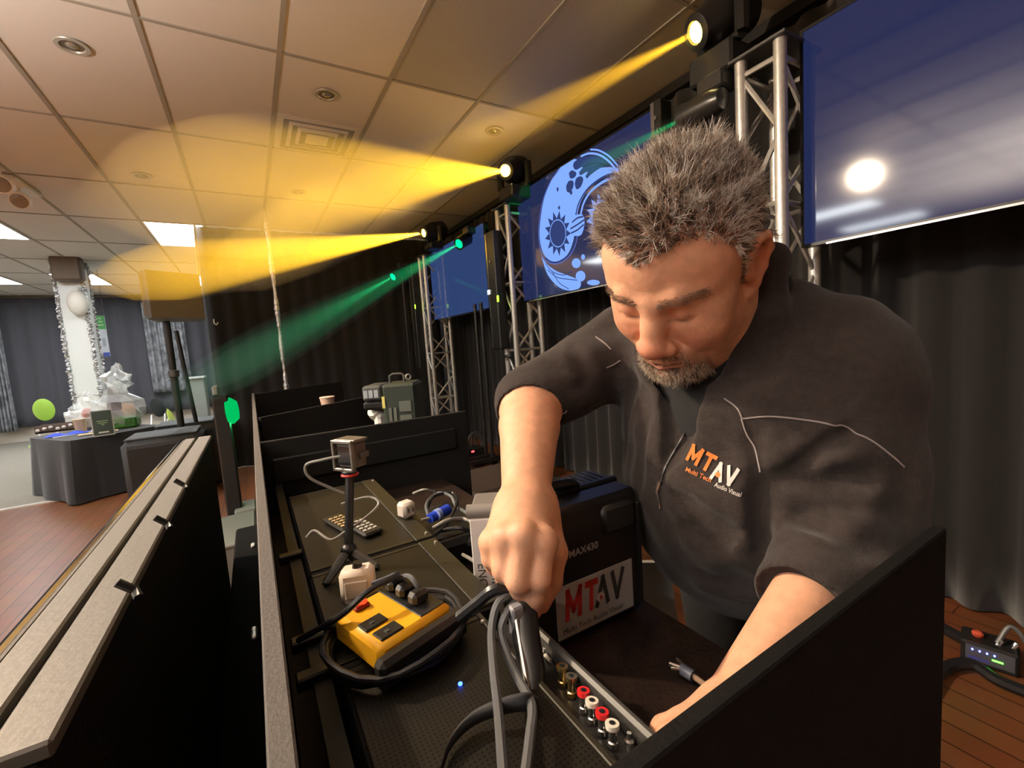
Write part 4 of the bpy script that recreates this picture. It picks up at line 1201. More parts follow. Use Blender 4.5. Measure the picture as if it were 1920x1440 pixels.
# green-lit pale equipment beyond the gap
p = PX(452, 935, z=.55)
gq = empty('equipment_box', (p[0], p[1], 0), 'low grey equipment box on the floor beside the glowing wash light', 'box')
W(MB().box((p[0] - .16, p[1] - .2, .0), (p[0] + .05, p[1] + .3, .36), bev=.01), 'body', mat('equip_grey', (.12, .125, .11), .6), gq)
W(MB().box((p[0] - .165, p[1] - .205, .35), (p[0] + .055, p[1] + .305, .38), bev=.01), 'lid', mat('equip_lid', (.16, .17, .15), .6), gq)

# ---- green-grey effects machine on the second bay
mc = PX(760, 790, d=1.95)
ma = empty('effects_machine', (mc[0], mc[1], mc[2] - .2), 'dark green-grey effects machine with top handle behind the booth divider', 'machine')
M_mach = mat('machine_green', (.026, .036, .028), .5, bump=.1, bscale=100)
R_ = Matrix.Translation(V(mc)) @ Matrix.Rotation(-.5, 4, 'Z')
top = PX(745, 712, d=1.95)[2] - mc[2]
zb = ZD + .003 - mc[2]
W(MB().box((-.07, -.09, zb), (.075, .1, top - .01), M=R_, bev=.012), 'cabinet', M_mach, ma)
W(MB().box((-.15, -.09, top - .075), (-.07, .1, top - .012), M=R_, bev=.008), 'control_panel', mat('machine_panel', (.10, .11, .11), .3, .2), ma)
W(MB().box((-.155, -.085, top - .115), (-.03, .09, top - .078), M=R_, bev=.01), 'nozzle_guard', M_blackp, ma)
hp_ = [R_ @ Vector(q) for q in ((-.05, 0, top - .012), (-.05, 0, top + .02), (-.035, 0, top + .028), (.0, 0, top + .028), (.012, 0, top + .02), (.012, 0, top - .012))]
W(MB().tube(hp_, .006, 8), 'handle', M_greym, ma, True)
c = R_ @ Vector((.035, -.02, top + .012))
W(MB().tube([(c[0] + .011 * math.cos(t * math.pi / 6), c[1], c[2] + .011 * math.sin(t * math.pi / 6)) for t in range(13)], .0035, 6), 'lifting_ring', M_alu, ma, True)
for k in range(3):
    W(MB().box((-.145 + .022 * k, -.092, top - .062), (-.128 + .022 * k, -.089, top - .03), M=R_), 'display', mat('panel_print', (.35, .4, .45), .4), ma)
W(MB().box((-.07, -.0935, top - .11), (-.058, -.090, top - .06), M=R_), 'warning_label', mat('label_yellow', (.7, .65, .2), .5), ma)
for k in range(2):
    W(MB().box((.0, -.0935, top - .19 + .06 * k), (.05, -.090, top - .145 + .06 * k), M=R_), 'vent', mat('vent_grey', (.11, .125, .11), .5), ma)
    W(MB().box((-.045 + .02 * k, -.0935, top - .19), (-.033 + .02 * k, -.090, top - .11), M=R_), 'vent', MATS['vent_grey'], ma)
wt = R_ @ Vector((-.085, -.02, top - .19))
tk = empty('fluid_tank', wt, 'white plastic fluid tank under the effects machine', 'tank')
W(MB().box((-.125, -.06, zb), (-.072, .06, top - .13), M=R_, bev=.02), 'body', mat('tank_white', (.8, .8, .76), .4), tk)
W(MB().lathe([(.02, -.03), (.032, -.028), (.036, 0), (.032, .02), (.02, .022)], R_ @ Vector((-.118, -.02, top - .135)), (-.6, -.4, .7), 16), 'cap', mat('tank_cream', (.72, .68, .56), .4), tk, True)

# ---- yellow power board
zc = ZS + .002
c0 = PX(738, 1150, z=zc + .03)
vd = np.array([.30, -.954, 0]); ud = np.array([.954, .30, 0])
def PB(u, v, z): return c0 * np.array([1, 1, 0]) + ud * u + vd * v + np.array([0, 0, zc + z])
MP = Matrix(((ud[0], vd[0], 0, c0[0]), (ud[1], vd[1], 0, c0[1]), (0, 0, 1, zc), (0, 0, 0, 1)))
pbd = empty('power_board', (c0[0], c0[1], zc), 'yellow power board with black sockets and wound black cord', 'power board')
M_yel = mat('power_yellow', (.82, .42, .015), .4)
W(MB().box((-.046, -.048, .004), (.046, .046, .036), M=MP, bev=.006), 'body', M_yel, pbd, True)
W(MB().box((-.054, .044, .0), (.055, .062, .03), M=MP, bev=.005), 'cord_holder', M_blackp, pbd)
W(MB().box((-.052, -.064, .0), (.052, -.047, .026), M=MP, bev=.005), 'cord_holder', M_blackp, pbd)
for (u, v) in ((-.028, .006), (-.026, .031)):
    k = W(MB().box((u - .013, v - .009, .036), (u + .013, v + .009, .0385), M=MP, bev=.001), 'socket', M_blackp, pbd)
    W(MB().box((u - .004, v - .001, .0385), (u + .001, v + .003, .0392), M=MP), 'pin_slot', M_greym, k)
W(MB().box((.008, -.043, .036), (.04, .04, .0375), M=MP, bev=.001), 'socket_strip', mat('strip_black', (.02, .02, .02), .3), pbd)
for v in (-.03, -.008, .016):
    W(MB().box((.012, v - .008, .037), (.034, v + .008, .052), M=MP, bev=.004), 'plug', M_blackp, pbd)
sw = W(MB().box((-.03, -.037, .036), (-.012, -.025, .041), M=MP, bev=.002), 'switch_housing', mat('switch_dark_red', (.25, .01, .005), .4), pbd)
W(MB().ell(MP @ Vector((-.019, -.031, .042)), (.006, .005, .003), 10, 6), 'switch_light', mat('switch_red', (.75, .05, .02), .3, emit=(1, .08, .02), estr=.8), sw, True)
for k in range(3):
    loop = [PB((.068 + .003 * k) * math.cos(t * math.pi / 12) - .002, (.066 + .004 * k) * math.sin(t * math.pi / 12) + .004, .006 + .006 * k + .003 * math.sin(t + k)) for t in range(25)]
    W(MB().tube(loop, .0035, 8), 'cord', mat('cord_black', (.018, .018, .02), .3), pbd, True)
M_cord = MATS['cord_black']
M_cgrey = mat('cord_grey', (.10, .105, .11), .35)
M_clight = mat('cord_light_grey', (.28, .27, .25), .35)
def cable(name, pts, r, m, label, n=10, group=None):
    o = MB().tube(bez(pts, n), r, 8).build(name, m, None, True)
    tag(o, label, 'cable', group); return o
cable('power_cable', [PX(700, 1095, d=.52), PX(745, 1078, d=.505), PX(690, 1110, d=.47), PX(645, 1150, d=.46), PX(605, 1175, d=.475), PX(560, 1200, d=.50)], .0035, M_cord, 'black cord arching over the white plug on the power board')
cable('power_cable', [PX(735, 1090, d=.53), PX(765, 1080, d=.5), PX(783, 1100, d=.49), PX(790, 1120, d=.5)], .003, M_cgrey, 'short grey cord plugged into the right side of power board')
# white transformer plugs
pc = PX(672, 1096, z=ZS + .024)
wp = empty('plug_adapter', (pc[0], pc[1], ZS + .002), 'cream white plug adapter standing behind the yellow power board', 'plug')
Mq = Matrix.Translation(V((pc[0], pc[1], ZS + .002))) @ Matrix.Rotation(-.35, 4, 'Z')
M_plug = mat('plug_white', (.78, .70, .60), .45)
W(MB().box((-.021, -.014, 0), (.021, .014, .046), M=Mq, bev=.006), 'body', M_plug, wp, True)
W(MB().tube([Mq @ Vector((.0, 0, .044)), Mq @ Vector((.002, 0, .052))], .006, 10), 'strain_relief', M_blackp, wp, True)
W(MB().box((-.014, -.016, .012), (.014, -.0135, .034), M=Mq, bev=.002), 'face', mat('plug_face', (.72, .64, .55), .5), wp)
pc = PX(762, 957, z=ZS + .014)
w2 = empty('plug_cube', (pc[0], pc[1], ZS + .002), 'small white cube plug at the edge of the rack units', 'plug')
Mq = Matrix.Translation(V((pc[0], pc[1], ZS + .002))) @ Matrix.Rotation(.3, 4, 'Z')
W(MB().box((-.014, -.014, 0), (.014, .014, .03), M=Mq, bev=.005), 'body', mat('cube_white', (.72, .66, .58), .5), w2, True)
for s in (-.005, .005): W(MB().box((s - .001, -.016, .012), (s + .001, -.0138, .02), M=Mq), 'pin_slot', M_greym, w2)

# ---- small action camera on a mini tripod
g = PX(656, 851, d=.67)
ac = empty('action_camera', g, 'grey box-shaped action camera in a cage on the mini tripod', 'camera')
M_gp = mat('cage_grey', (.20, .185, .165), .4, .5)
MG = Matrix.Translation(V(g)) @ Matrix.Rotation(.55, 4, 'Z')
W(MB().box((-.010, -.018, -.020), (.018, .018, .020), M=MG, bev=.003), 'body', mat('cam_grey', (.10, .095, .085), .45), ac)
fr = MB()
for (lo, hi) in (((-.016, -.022, -.024), (-.010, -.017, .024)), ((-.016, .017, -.024), (-.010, .022, .024)), ((-.016, -.022, .019), (-.010, .022, .024)), ((-.016, -.022, -.024), (-.010, .022, -.019))):
    fr.box(lo, hi, M=MG, bev=.001)
W(fr, 'cage_frame', M_gp, ac)
W(MB().box((-.010, -.022, .020), (.018, .022, .024), M=MG, bev=.001), 'cage_top', M_gp, ac)
W(MB().box((-.012, -.014, -.014), (-.0095, .014, .014), M=MG), 'rear_screen', mat('cam_screen', (.01, .01, .012), .1), ac)
W(MB().lathe([(.009, 0), (.009, .008), (.006, .009), (0, .008)], MG @ Vector((.018, .006, .008)), MG.to_3x3() @ Vector((1, 0, 0)), 14), 'lens', M_blackp, ac, True)
W(MB().box((.0, -.0235, -.006), (.016, -.0215, .003), M=MG), 'side_door', MATS['cam_grey'], ac)
tb0 = PX(654, 1030, d=.655)
tpod = empty('mini_tripod', (tb0[0], tb0[1], ZS + .002), 'black mini tripod with red ring carrying the action camera', 'tripod')
hd_ = PX(656, 888, d=.668)
W(MB().tube([hd_, PX(655, 960, d=.66), tb0], .0065, 10), 'stem', M_blackp, tpod, True)
W(MB().lathe([(.004, 0), (.011, .001), (.012, .004), (.010, .008), (.005, .010)], hd_, (0, 0, 1), 14), 'ball_head', M_gloss, tpod, True)
W(MB().lathe([(.012, -.003), (.0135, -.001), (.012, .001)], hd_, (0, 0, 1), 14), 'red_ring', mat('ring_red', (.5, .03, .02), .35), tpod, True)
for (px, py) in ((612, 1092), (705, 1062), (672, 1062)):
    q = PX(px, py, z=ZS + .004)
    lg = W(MB().tube([tb0, tb0 + (q - tb0) * .35, q], .006, 8, rs=[.0055, .007, .0055]), 'leg', M_blackp if px != 705 else mat('leg_grey', (.09, .085, .075), .4), tpod, True)
    W(MB().ell(q, (.006, .006, .004), 8, 6), 'rubber_foot', M_blackp, lg, True)
W(MB().ell(tb0, (.012, .012, .010), 10, 8), 'hub', M_blackp, tpod, True)
cable('usb_cable', [PX(640, 855, d=.665), PX(605, 862, d=.66), PX(574, 872, d=.66), PX(580, 895, d=.665), PX(620, 915, d=.68), PX(645, 925, d=.69)], .0022, M_clight, 'light grey cable looping from the action camera')
cable('usb_cable', [PX(640, 945, d=.7), PX(690, 932, d=.71), PX(710, 945, d=.70), PX(680, 975, d=.68), PX(650, 995, d=.66), PX(620, 1012, d=.645), PX(590, 995, d=.655), PX(574, 1008, d=.65)], .002, M_clight, 'light grey cable curling around the tripod stem')

# remotes
for (px, py, rz, lb) in ((640, 980, .25, 'black remote control with gold buttons behind the mini tripod'), (680, 988, .25, 'black remote control with pale buttons right of the mini tripod')):
    p = PX(px, py, z=ZS + .006)
    rm = empty('remote_control', (p[0], p[1], ZS + .002), lb, 'remote control')
    Mr = Matrix.Translation(V((p[0], p[1], ZS + .002))) @ Matrix.Rotation(rz, 4, 'Z')
    W(MB().box((-.018, -.045, 0), (.018, .045, .008), M=Mr, bev=.003), 'body', M_gloss, rm)
    bm_ = mat('button_gold', (.55, .42, .22), .4) if px < 660 else mat('button_pale', (.5, .5, .48), .4)
    for i in range(3):
        for j in range(5):
            W(MB().box((-.013 + .0095 * i, -.032 + .013 * j, .008), (-.007 + .0095 * i, -.026 + .013 * j, .0095), M=Mr), 'button', bm_, rm)

# cable tangle and blue connector beyond the rack edge
ZT = ZD + .02
bp = PX(823, 964, z=ZS - .03)
bc = empty('blue_connector', bp, 'bright blue cable connector in the tangle beside the rack units', 'connector')
W(MB().tube([PX(806, 972, z=ZS - .03), PX(840, 955, z=ZS - .03)], .010, 10, rs=[.010, .012]), 'body', mat('connector_blue', (.02, .06, .55), .35), bc, True)
W(MB().tube([PX(818, 966, z=ZS - .028), PX(824, 963, z=ZS - .028)], .0125, 10), 'collar', mat('connector_pale', (.3, .4, .75), .35), bc, True)
W(MB().tube([PX(790, 975, z=ZS - .03), PX(807, 971, z=ZS - .03)], .003, 8), 'lead', M_clight, bc, True)
tang = [[(800, 955), (815, 930), (850, 925), (856, 945), (835, 985), (808, 1008)], [(812, 990), (840, 975), (870, 973), (890, 980)],
        [(805, 975), (800, 945), (820, 925), (845, 930), (856, 950), (875, 962), (890, 985)], [(830, 995), (860, 990), (885, 1000), (880, 1020)],
        [(775, 925), (795, 918), (815, 922)], [(868, 1040), (885, 1050), (895, 1060)]]
tl_ = ['black cable loop nearest the blue connector', 'grey cable stub right of the blue connector', 'black cable arching behind the blue connector',
       'short black cable below the blue connector', 'thin grey cable behind the white cube plug', 'short pale cable end left of the white box']
for k, q in enumerate(tang):
    cable('loose_cable', [PX(a, b, z=ZS - .035 + .012 * (i % 2)) for i, (a, b) in enumerate(q)], .0038 if k < 4 else .003, (M_cord, M_clight, M_cgrey, M_cord, M_clight, M_clight)[k], tl_[k], 8)
fs = empty('foot_switch_box', PX(830, 1010, z=ZD), 'flat black control box under the cable tangle', 'box')
p = PX(830, 1000, z=ZS - .06)
W(MB().box((p[0] - .07, p[1] - .06, ZD + .001), (p[0] + .1, p[1] + .16, ZS - .055), bev=.01), 'body', M_gloss, fs)
W(MB().box((p[0] - .05, p[1] - .04, ZS - .056), (p[0] + .08, p[1] + .13, ZS - .052), bev=.002), 'cover', M_blackp, fs)

# ---- hard case with sticker
pa = PX(1038, 1212, d=.60); pb_ = PX(1207, 1140, d=.685)
pa[2] = pb_[2] = ZD + .002
rx = pb_ - pa; wc = np.linalg.norm(rx); rx /= wc
nx = np.array([-rx[1], rx[0], 0])
MC = Matrix(((rx[0], nx[0], 0, pa[0]), (rx[1], nx[1], 0, pa[1]), (0, 0, 1, pa[2]), (0, 0, 0, 1)))
hc = PX(1195, 905, d=.685)[2] - pa[2]
case = empty('hard_case', (pa + pb_) / 2, 'black hard plastic case with a white red-lettered sticker beside the hand', 'case')
M_case = mat('case_black', (.012, .012, .012), .35, bump=.15, bscale=300)
x0c = -.05
W(MB().box((x0c, 0, 0), (wc, .05, hc), M=MC, bev=.008), 'front_shell', M_case, case, True)
W(MB().box((x0c - .004, .05, -.0), (wc + .006, .062, hc + .004), M=MC, bev=.003), 'seam_band', M_case, case)
W(MB().box((x0c, .062, 0), (wc, .12, hc - .004), M=MC, bev=.008), 'rear_shell', M_case, case, True)
W(MB().box((wc * .55, -.006, hc - .058), (wc - .012, .02, hc - .012), M=MC, bev=.007), 'latch', mat('case_latch', (.02, .019, .017), .3), case, True)
for xr in (wc - .006,): W(MB().box((xr - .004, -.005, .01), (xr + .004, .004, hc - .02), M=MC, bev=.002), 'rib', M_case, case)
for k in range(6): W(MB().box((wc * .6 + .012 * k, .066, hc - .005), (wc * .6 + .012 * k + .006, .115, hc + .001), M=MC), 'top_rib', M_case, case)
hp2 = [MC @ Vector(q) for q in ((x0c + .03, .055, hc), (x0c + .035, .055, hc + .010), (x0c + .07, .055, hc + .014), (wc * .5, .055, hc + .010), (wc * .5 + .006, .055, hc))]
W(MB().tube(bez(hp2, 5), .008, 8), 'handle', M_case, case, True)
# sticker and its lettering
sx0, sx1, sz0, sz1 = .008, wc - .022, .012, .088
stk = W(MB().box((sx0, -.0012, sz0), (sx1, .0005, sz1), M=MC), 'sticker', mat('sticker_white', (.46, .45, .43), .4), case)
r3 = MC.to_3x3() @ Vector((1, 0, 0)); u3_ = Vector((0, 0, 1))
def cpt(x, z): return MC @ Vector((x, -.0022, z))
M_sred = mat('sticker_red', (.55, .04, .03), .5); M_sdk = mat('sticker_dark', (.05, .05, .05), .5)
sw_ = sx1 - sx0; lz = sz0 + (sz1 - sz0) * .58; ls = .066
for s_, mm, xa, xb in (('MT', M_sred, .09, .50), ('AV', M_sdk, .47, .86)):
    qd, tw_ = block_letters(s_); k_ = sw_ * (xb - xa) / tw_
    mb = MB()
    for q in qd:
        mb.add([cpt(sx0 + sw_ * xa + (p[0] + .10 * p[1]) * k_, sz0 + .024 + p[1] * .046) for p in q], [(0, 1, 2, 3)])
    W(mb, 'lettering', mm, stk)
dq = cpt(sx0 + sw_ * .545, lz - .006)
W(MB().lathe([(0, 0), (.0075, 0), (.0075, .0008), (0, .0008)], dq, MC.to_3x3() @ Vector((0, -1, 0)), 16), 'emblem_disc', mat('sticker_pale', (.55, .48, .42), .5), stk)
tri = [MC @ Vector((sx0 + sw_ * .545 + a, -.0033, lz - .006 + b)) for a, b in ((-.002, .004), (-.002, -.004), (.004, 0))]
W(MB().prism(tri, MC.to_3x3() @ Vector((0, -.0004, 0))), 'emblem_arrow', M_sred, stk)
place_text('lettering', 'Multi Tech Audio Visual', .0115, M_sdk, cpt(sx0 + sw_ * .45, sz0 + .010), r3, u3_, stk)
place_text('lettering', 'MAX430', .0145, mat('case_print', (.38, .37, .36), .5), MC @ Vector((wc * .35, -.0012, hc - .066)), r3, u3_, case, offset=.0004)
# yellow and silver oddments on top behind the case
p = MC @ Vector((.02, .09, hc + .01))
oj = empty('coiled_lead', p, 'yellow and green coiled lead lying on top of the hard case', 'lead')
for k, cc in enumerate(((.7, .6, .05), (.1, .4, .15), (.65, .5, .1))):
    W(MB().tube([(p[0] + (.012 + .004 * k) * math.cos(t), p[1] + (.012 + .003 * k) * math.sin(t), p[2] + .004 * k + .002 * math.sin(2 * t)) for t in np.linspace(0, 6.3, 20)], .0022, 6), 'coil', mat('lead_%d' % k, cc, .4), oj, True)
p = MC @ Vector((-.02, .02, hc + .004))
tag(MB().ell(p, (.03, .012, .008), 14, 8, M=Matrix.Rotation(.3, 3, 'Z')).build('pale_pouch', mat('pouch', (.42, .39, .30), .5), None, True), 'pale folded pouch on the hard case behind the wrist', 'pouch')
# light grey board standing between case and the man
q = [PX(1207, 1062, d=.78), PX(1242, 1150, d=.78), PX(1212, 1142, d=.78), PX(1200, 1125, d=.78)]
q2 = [PX(1200, 1055, d=.80), PX(1255, 1055, d=.80), PX(1275, 1190, d=.80), PX(1195, 1190, d=.80)]
gb_ = W(MB().prism(q2, V(nx) * .012), 'grey_board', mat('board_pale', (.30, .29, .26), .7), None)
tag(gb_, 'light grey board standing behind the hard case next to the man', 'board')

# ---- white box with printed spine
w0 = PX(880, 975, d=.60); w1 = PX(907, 1118, d=.60)
bxx = np.array([.84, -.54, 0]); bxn = np.array([.54, .84, 0])
orig = np.array([w0[0], w0[1], ZD + .002]); hb_ = w0[2] - orig[2]
MW = Matrix(((bxx[0], bxn[0], 0, orig[0]), (bxx[1], bxn[1], 0, orig[1]), (0, 0, 1, orig[2]), (0, 0, 0, 1)))
wbx = empty('product_box', orig, 'white product box with black sideways lettering left of the hand', 'box')
W(MB().box((0, 0, 0), (.055, .075, hb_), M=MW, bev=.001), 'carton', mat('carton_white', (.92, .90, .85), .5), wbx)
rt_ = Vector((0, 0, -1)); upv = V(bxx)
place_text('lettering', 'HD', .017, M_sdk, MW @ Vector((.030, -.0012, hb_ * .53)), rt_, upv, wbx)
place_text('lettering', 'ENC', .017, M_sdk, MW @ Vector((.012, -.0012, hb_ * .58)), rt_, upv, wbx)
W(MB().tube([MW @ Vector((-.004, .01, hb_ + .008)), MW @ Vector((.06, .01, hb_ + .008))], .010, 12), 'grey_roll', mat('roll_grey', (.20, .19, .175), .45), wbx, True)
W(MB().box((.0, .022, hb_), (.06, .075, hb_ + .012), M=MW, bev=.003), 'lid_flap', mat('flap_grey', (.16, .15, .14), .5), wbx)
# teal item on floor behind
p = PX(940, 925, d=1.1)
tq = [PX(935, 935, d=1.1), PX(947, 897, d=1.1), PX(965, 905, d=1.1), PX(962, 940, d=1.1)]
tag(W(MB().prism(tq, np.array([.1, .15, -.02])), 'teal_folder', mat('teal', (.05, .28, .22), .5), None), 'teal green folder edge beside the forearm', 'folder')
p0 = PX(925, 945, d=1.12)
tag(W(MB().box((max(.63, p0[0] - .08), 1.38, .0), (max(.63, p0[0] - .08) + .3, 1.68, p0[2] - .12), bev=.01), 'stool', mat('stool_dark', (.03, .02, .015), .5), None), 'dark low stool behind the booth under the teal folder', 'stool')

# ---- cables held by the hand
cable('grey_cable', [PX(968, 1112, d=.47), PX(935, 1130, d=.455), PX(922, 1180, d=.44), PX(925, 1250, d=.40), PX(935, 1340, d=.352), PX(946, 1480, d=.295)], .0042, M_cgrey, 'grey cord hanging from the hand, left one of the pair')
cable('grey_cable', [PX(975, 1120, d=.47), PX(950, 1150, d=.45), PX(940, 1190, d=.44), PX(965, 1260, d=.41), PX(996, 1320, d=.365), PX(994, 1380, d=.335), PX(982, 1480, d=.295)], .0042, M_cgrey, 'grey cord hanging from the hand, right one of the pair')
cable('black_cable', [PX(975, 1108, d=.475), PX(930, 1105, d=.465), PX(895, 1130, d=.47), PX(850, 1165, d=.475), PX(800, 1195, d=.465), PX(760, 1215, d=.455)], .0065, M_cord, 'thick black cord from the hand to the yellow power board')
cable('black_cable', [PX(880, 1150, d=.485), PX(845, 1190, d=.47), PX(790, 1235, d=.45), PX(740, 1245, d=.445), PX(690, 1225, d=.45)], .004, M_cord, 'glossy black cord coiled below the yellow power board')
st_ = empty('connector_block', PX(990, 1200, d=.44), 'black connector block with silver edge held under the fingertips', 'connector')
W(MB().tube([PX(985, 1130, d=.47), PX(985, 1190, d=.45), PX(998, 1260, d=.425), PX(1002, 1310, d=.405)], .013, 10, rs=[.012, .015, .013, .010]), 'plug_body', M_gloss, st_, True)
W(MB().tube([PX(966, 1150, d=.452), PX(975, 1205, d=.435), PX(990, 1290, d=.405)], .0028, 8), 'silver_edge', M_chr, st_, True)
W(MB().box(PX(965, 1160, d=.455) - np.array([.006, .008, .016]), PX(965, 1160, d=.455) + np.array([.008, .004, .016]), bev=.002), 'grey_tab', mat('tab_grey', (.22, .22, .24), .4), st_)
band = bez([PX(825, 1450, d=.325), PX(845, 1395, d=.345), PX(885, 1352, d=.36), PX(935, 1330, d=.362), PX(985, 1320, d=.365), PX(1010, 1330, d=.375)], 8)
vs_ = []; fs_ = []
for i, q in enumerate(band):
    hgt = .0035 + .0045 * (i / len(band))
    vs_ += [q + np.array([0, 0, hgt]), q - np.array([0, 0, hgt]), q - np.array([0, 0, hgt]) + np.array([.003, .003, 0]), q + np.array([0, 0, hgt]) + np.array([.003, .003, 0])]
for i in range(len(band) - 1):
    for k in range(4): fs_.append((4 * i + k, 4 * i + (k + 1) % 4, 4 * i + 4 + (k + 1) % 4, 4 * i + 4 + k))
fs_ += [(0, 1, 2, 3), tuple(4 * (len(band) - 1) + k for k in range(4))]
tag(W(MB().add(vs_, fs_), 'cable_strap', mat('strap_black', (.035, .036, .04), .7), None, 'all'), 'dark fabric cable strap around the two grey cords', 'strap')
# silver cable plugs on the deck at right
p = PX(1285, 1265, z=ZD + .01)
pl_ = empty('jack_plug', p, 'silver twin cable plugs lying on the booth deck', 'plug')
for (a, b) in (((1255, 1245), (1275, 1252)), ((1258, 1255), (1276, 1258)), ((1268, 1236), (1284, 1250))):
    W(MB().tube([PX(*a, z=ZD + .012), PX(*b, z=ZD + .012)], .0028, 8), 'pin', M_chr, pl_, True)
W(MB().tube([PX(1278, 1254, z=ZD + .012), PX(1300, 1268, z=ZD + .012)], .007, 10), 'grip', mat('plug_blue_grey', (.10, .12, .17), .4), pl_, True)
W(MB().tube([PX(1300, 1268, z=ZD + .012), PX(1330, 1290, z=ZD + .012)], .0035, 8), 'lead', mat('lead_brown', (.3, .2, .14), .4), pl_, True)

# ---- floor gear at the right
p = PX(1855, 1222, z=.05)
fb = empty('power_distributor', (p[0], p[1], 0), 'black floor power box with blue and green lights by the curtain', 'power box')
axr = V(PX(1890, 1225, z=.05) - PX(1810, 1200, z=.05)); axr.z = 0; axr.normalize()
MF = Matrix(((axr.x, -axr.y, 0, p[0]), (axr.y, axr.x, 0, p[1]), (0, 0, 1, 0), (0, 0, 0, 1)))
MF = MF @ Matrix.Diagonal((.62, .62, .62, 1))
W(MB().box((-.12, -.06, 0.002), (.12, .12, .14), M=MF, bev=.012), 'housing', M_gloss, fb)
W(MB().box((-.1, -.0635, .03), (.1, -.0585, .125), M=MF), 'front_panel', mat('front_grey', (.10, .10, .12), .4), fb)
M_bl = emat('led_blue', (.15, .2, 1.0), 5.0); M_gr = emat('led_green', (.1, 1.0, .05), 6.0)
for k in range(4): W(MB().ell(MF @ Vector((-.07 + .03 * k, -.065, .10)), (.005, .003, .004), 8, 6), 'blue_led', M_bl, fb, True)
W(MB().box((.01, -.067, .066), (.055, -.063, .074), M=MF), 'green_led', M_gr, fb)
W(MB().box((-.09, -.066, .04), (.0, -.0632, .056), M=MF), 'label_strip', mat('strip_blue', (.08, .08, .35), .4), fb)
W(MB().lathe([(.012, 0), (.016, .004), (.017, .014), (.010, .020), (0, .020)], MF @ Vector((-.05, .03, .14)), (0, 0, 1), 14), 'red_knob', mat('knob_red', (.75, .12, .06), .4), fb, True)
for (x, y) in ((.03, .0), (.09, .02)): W(MB().tube([MF @ Vector((x, y, .13)), MF @ Vector((x + .02, y + .01, .17))], .008, 8), 'plug', M_chr, fb, True)
cable('floor_cable', [PX(1745, 1165, z=.02), PX(1800, 1195, z=.03), PX(1840, 1215, z=.05)], .022, M_cord, 'thick black cable running to the floor power box', 8)
cable('floor_cable', [PX(1735, 1300, z=.02), PX(1770, 1255, z=.02), PX(1820, 1245, z=.03), PX(1870, 1275, z=.02), PX(1930, 1300, z=.02)], .02, M_cord, 'black cable curving over the orange floor in front of power box', 8)
cable('floor_cable', [MF @ Vector((.03, .0, .15)), MF @ Vector((.08, .05, .25)), MF @ Vector((.14, .02, .2)), MF @ Vector((.2, 0, .02))], .008, M_cgrey, 'thin looped lead on top of the floor power box', 8)
# small red-lit gear by the stand
p = PX(882, 838, z=.2)
rg = empty('stage_box', (p[0], p[1], 0), 'black stage box with a red light behind the booth', 'box')
W(MB().box((p[0] - .12, p[1] - .1, 0), (p[0] + .12, p[1] + .1, .2), bev=.01), 'body', M_gloss, rg)
q = PX(880, 829, y=p[1] - .1)
W(MB().ell((p[0] - .02, p[1] - .1, .17), (.02, .006, .012), 8, 6), 'red_led', emat('led_red', (1.0, .05, .06), 3.0), rg, True)
for k in range(3):
    cable('stage_lead', [np.array([p[0] - .05 + .06 * k, p[1], .2]), np.array([p[0] + .02 * k, p[1] - .05, .36]), np.array([p[0] + .1 + .03 * k, p[1] - .02, .3]), np.array([p[0] + .18, p[1], .02])], .008, M_cgrey,
          ('left', 'middle', 'right')[k] + ' grey lead looping out of the stage box with the red light', 6)
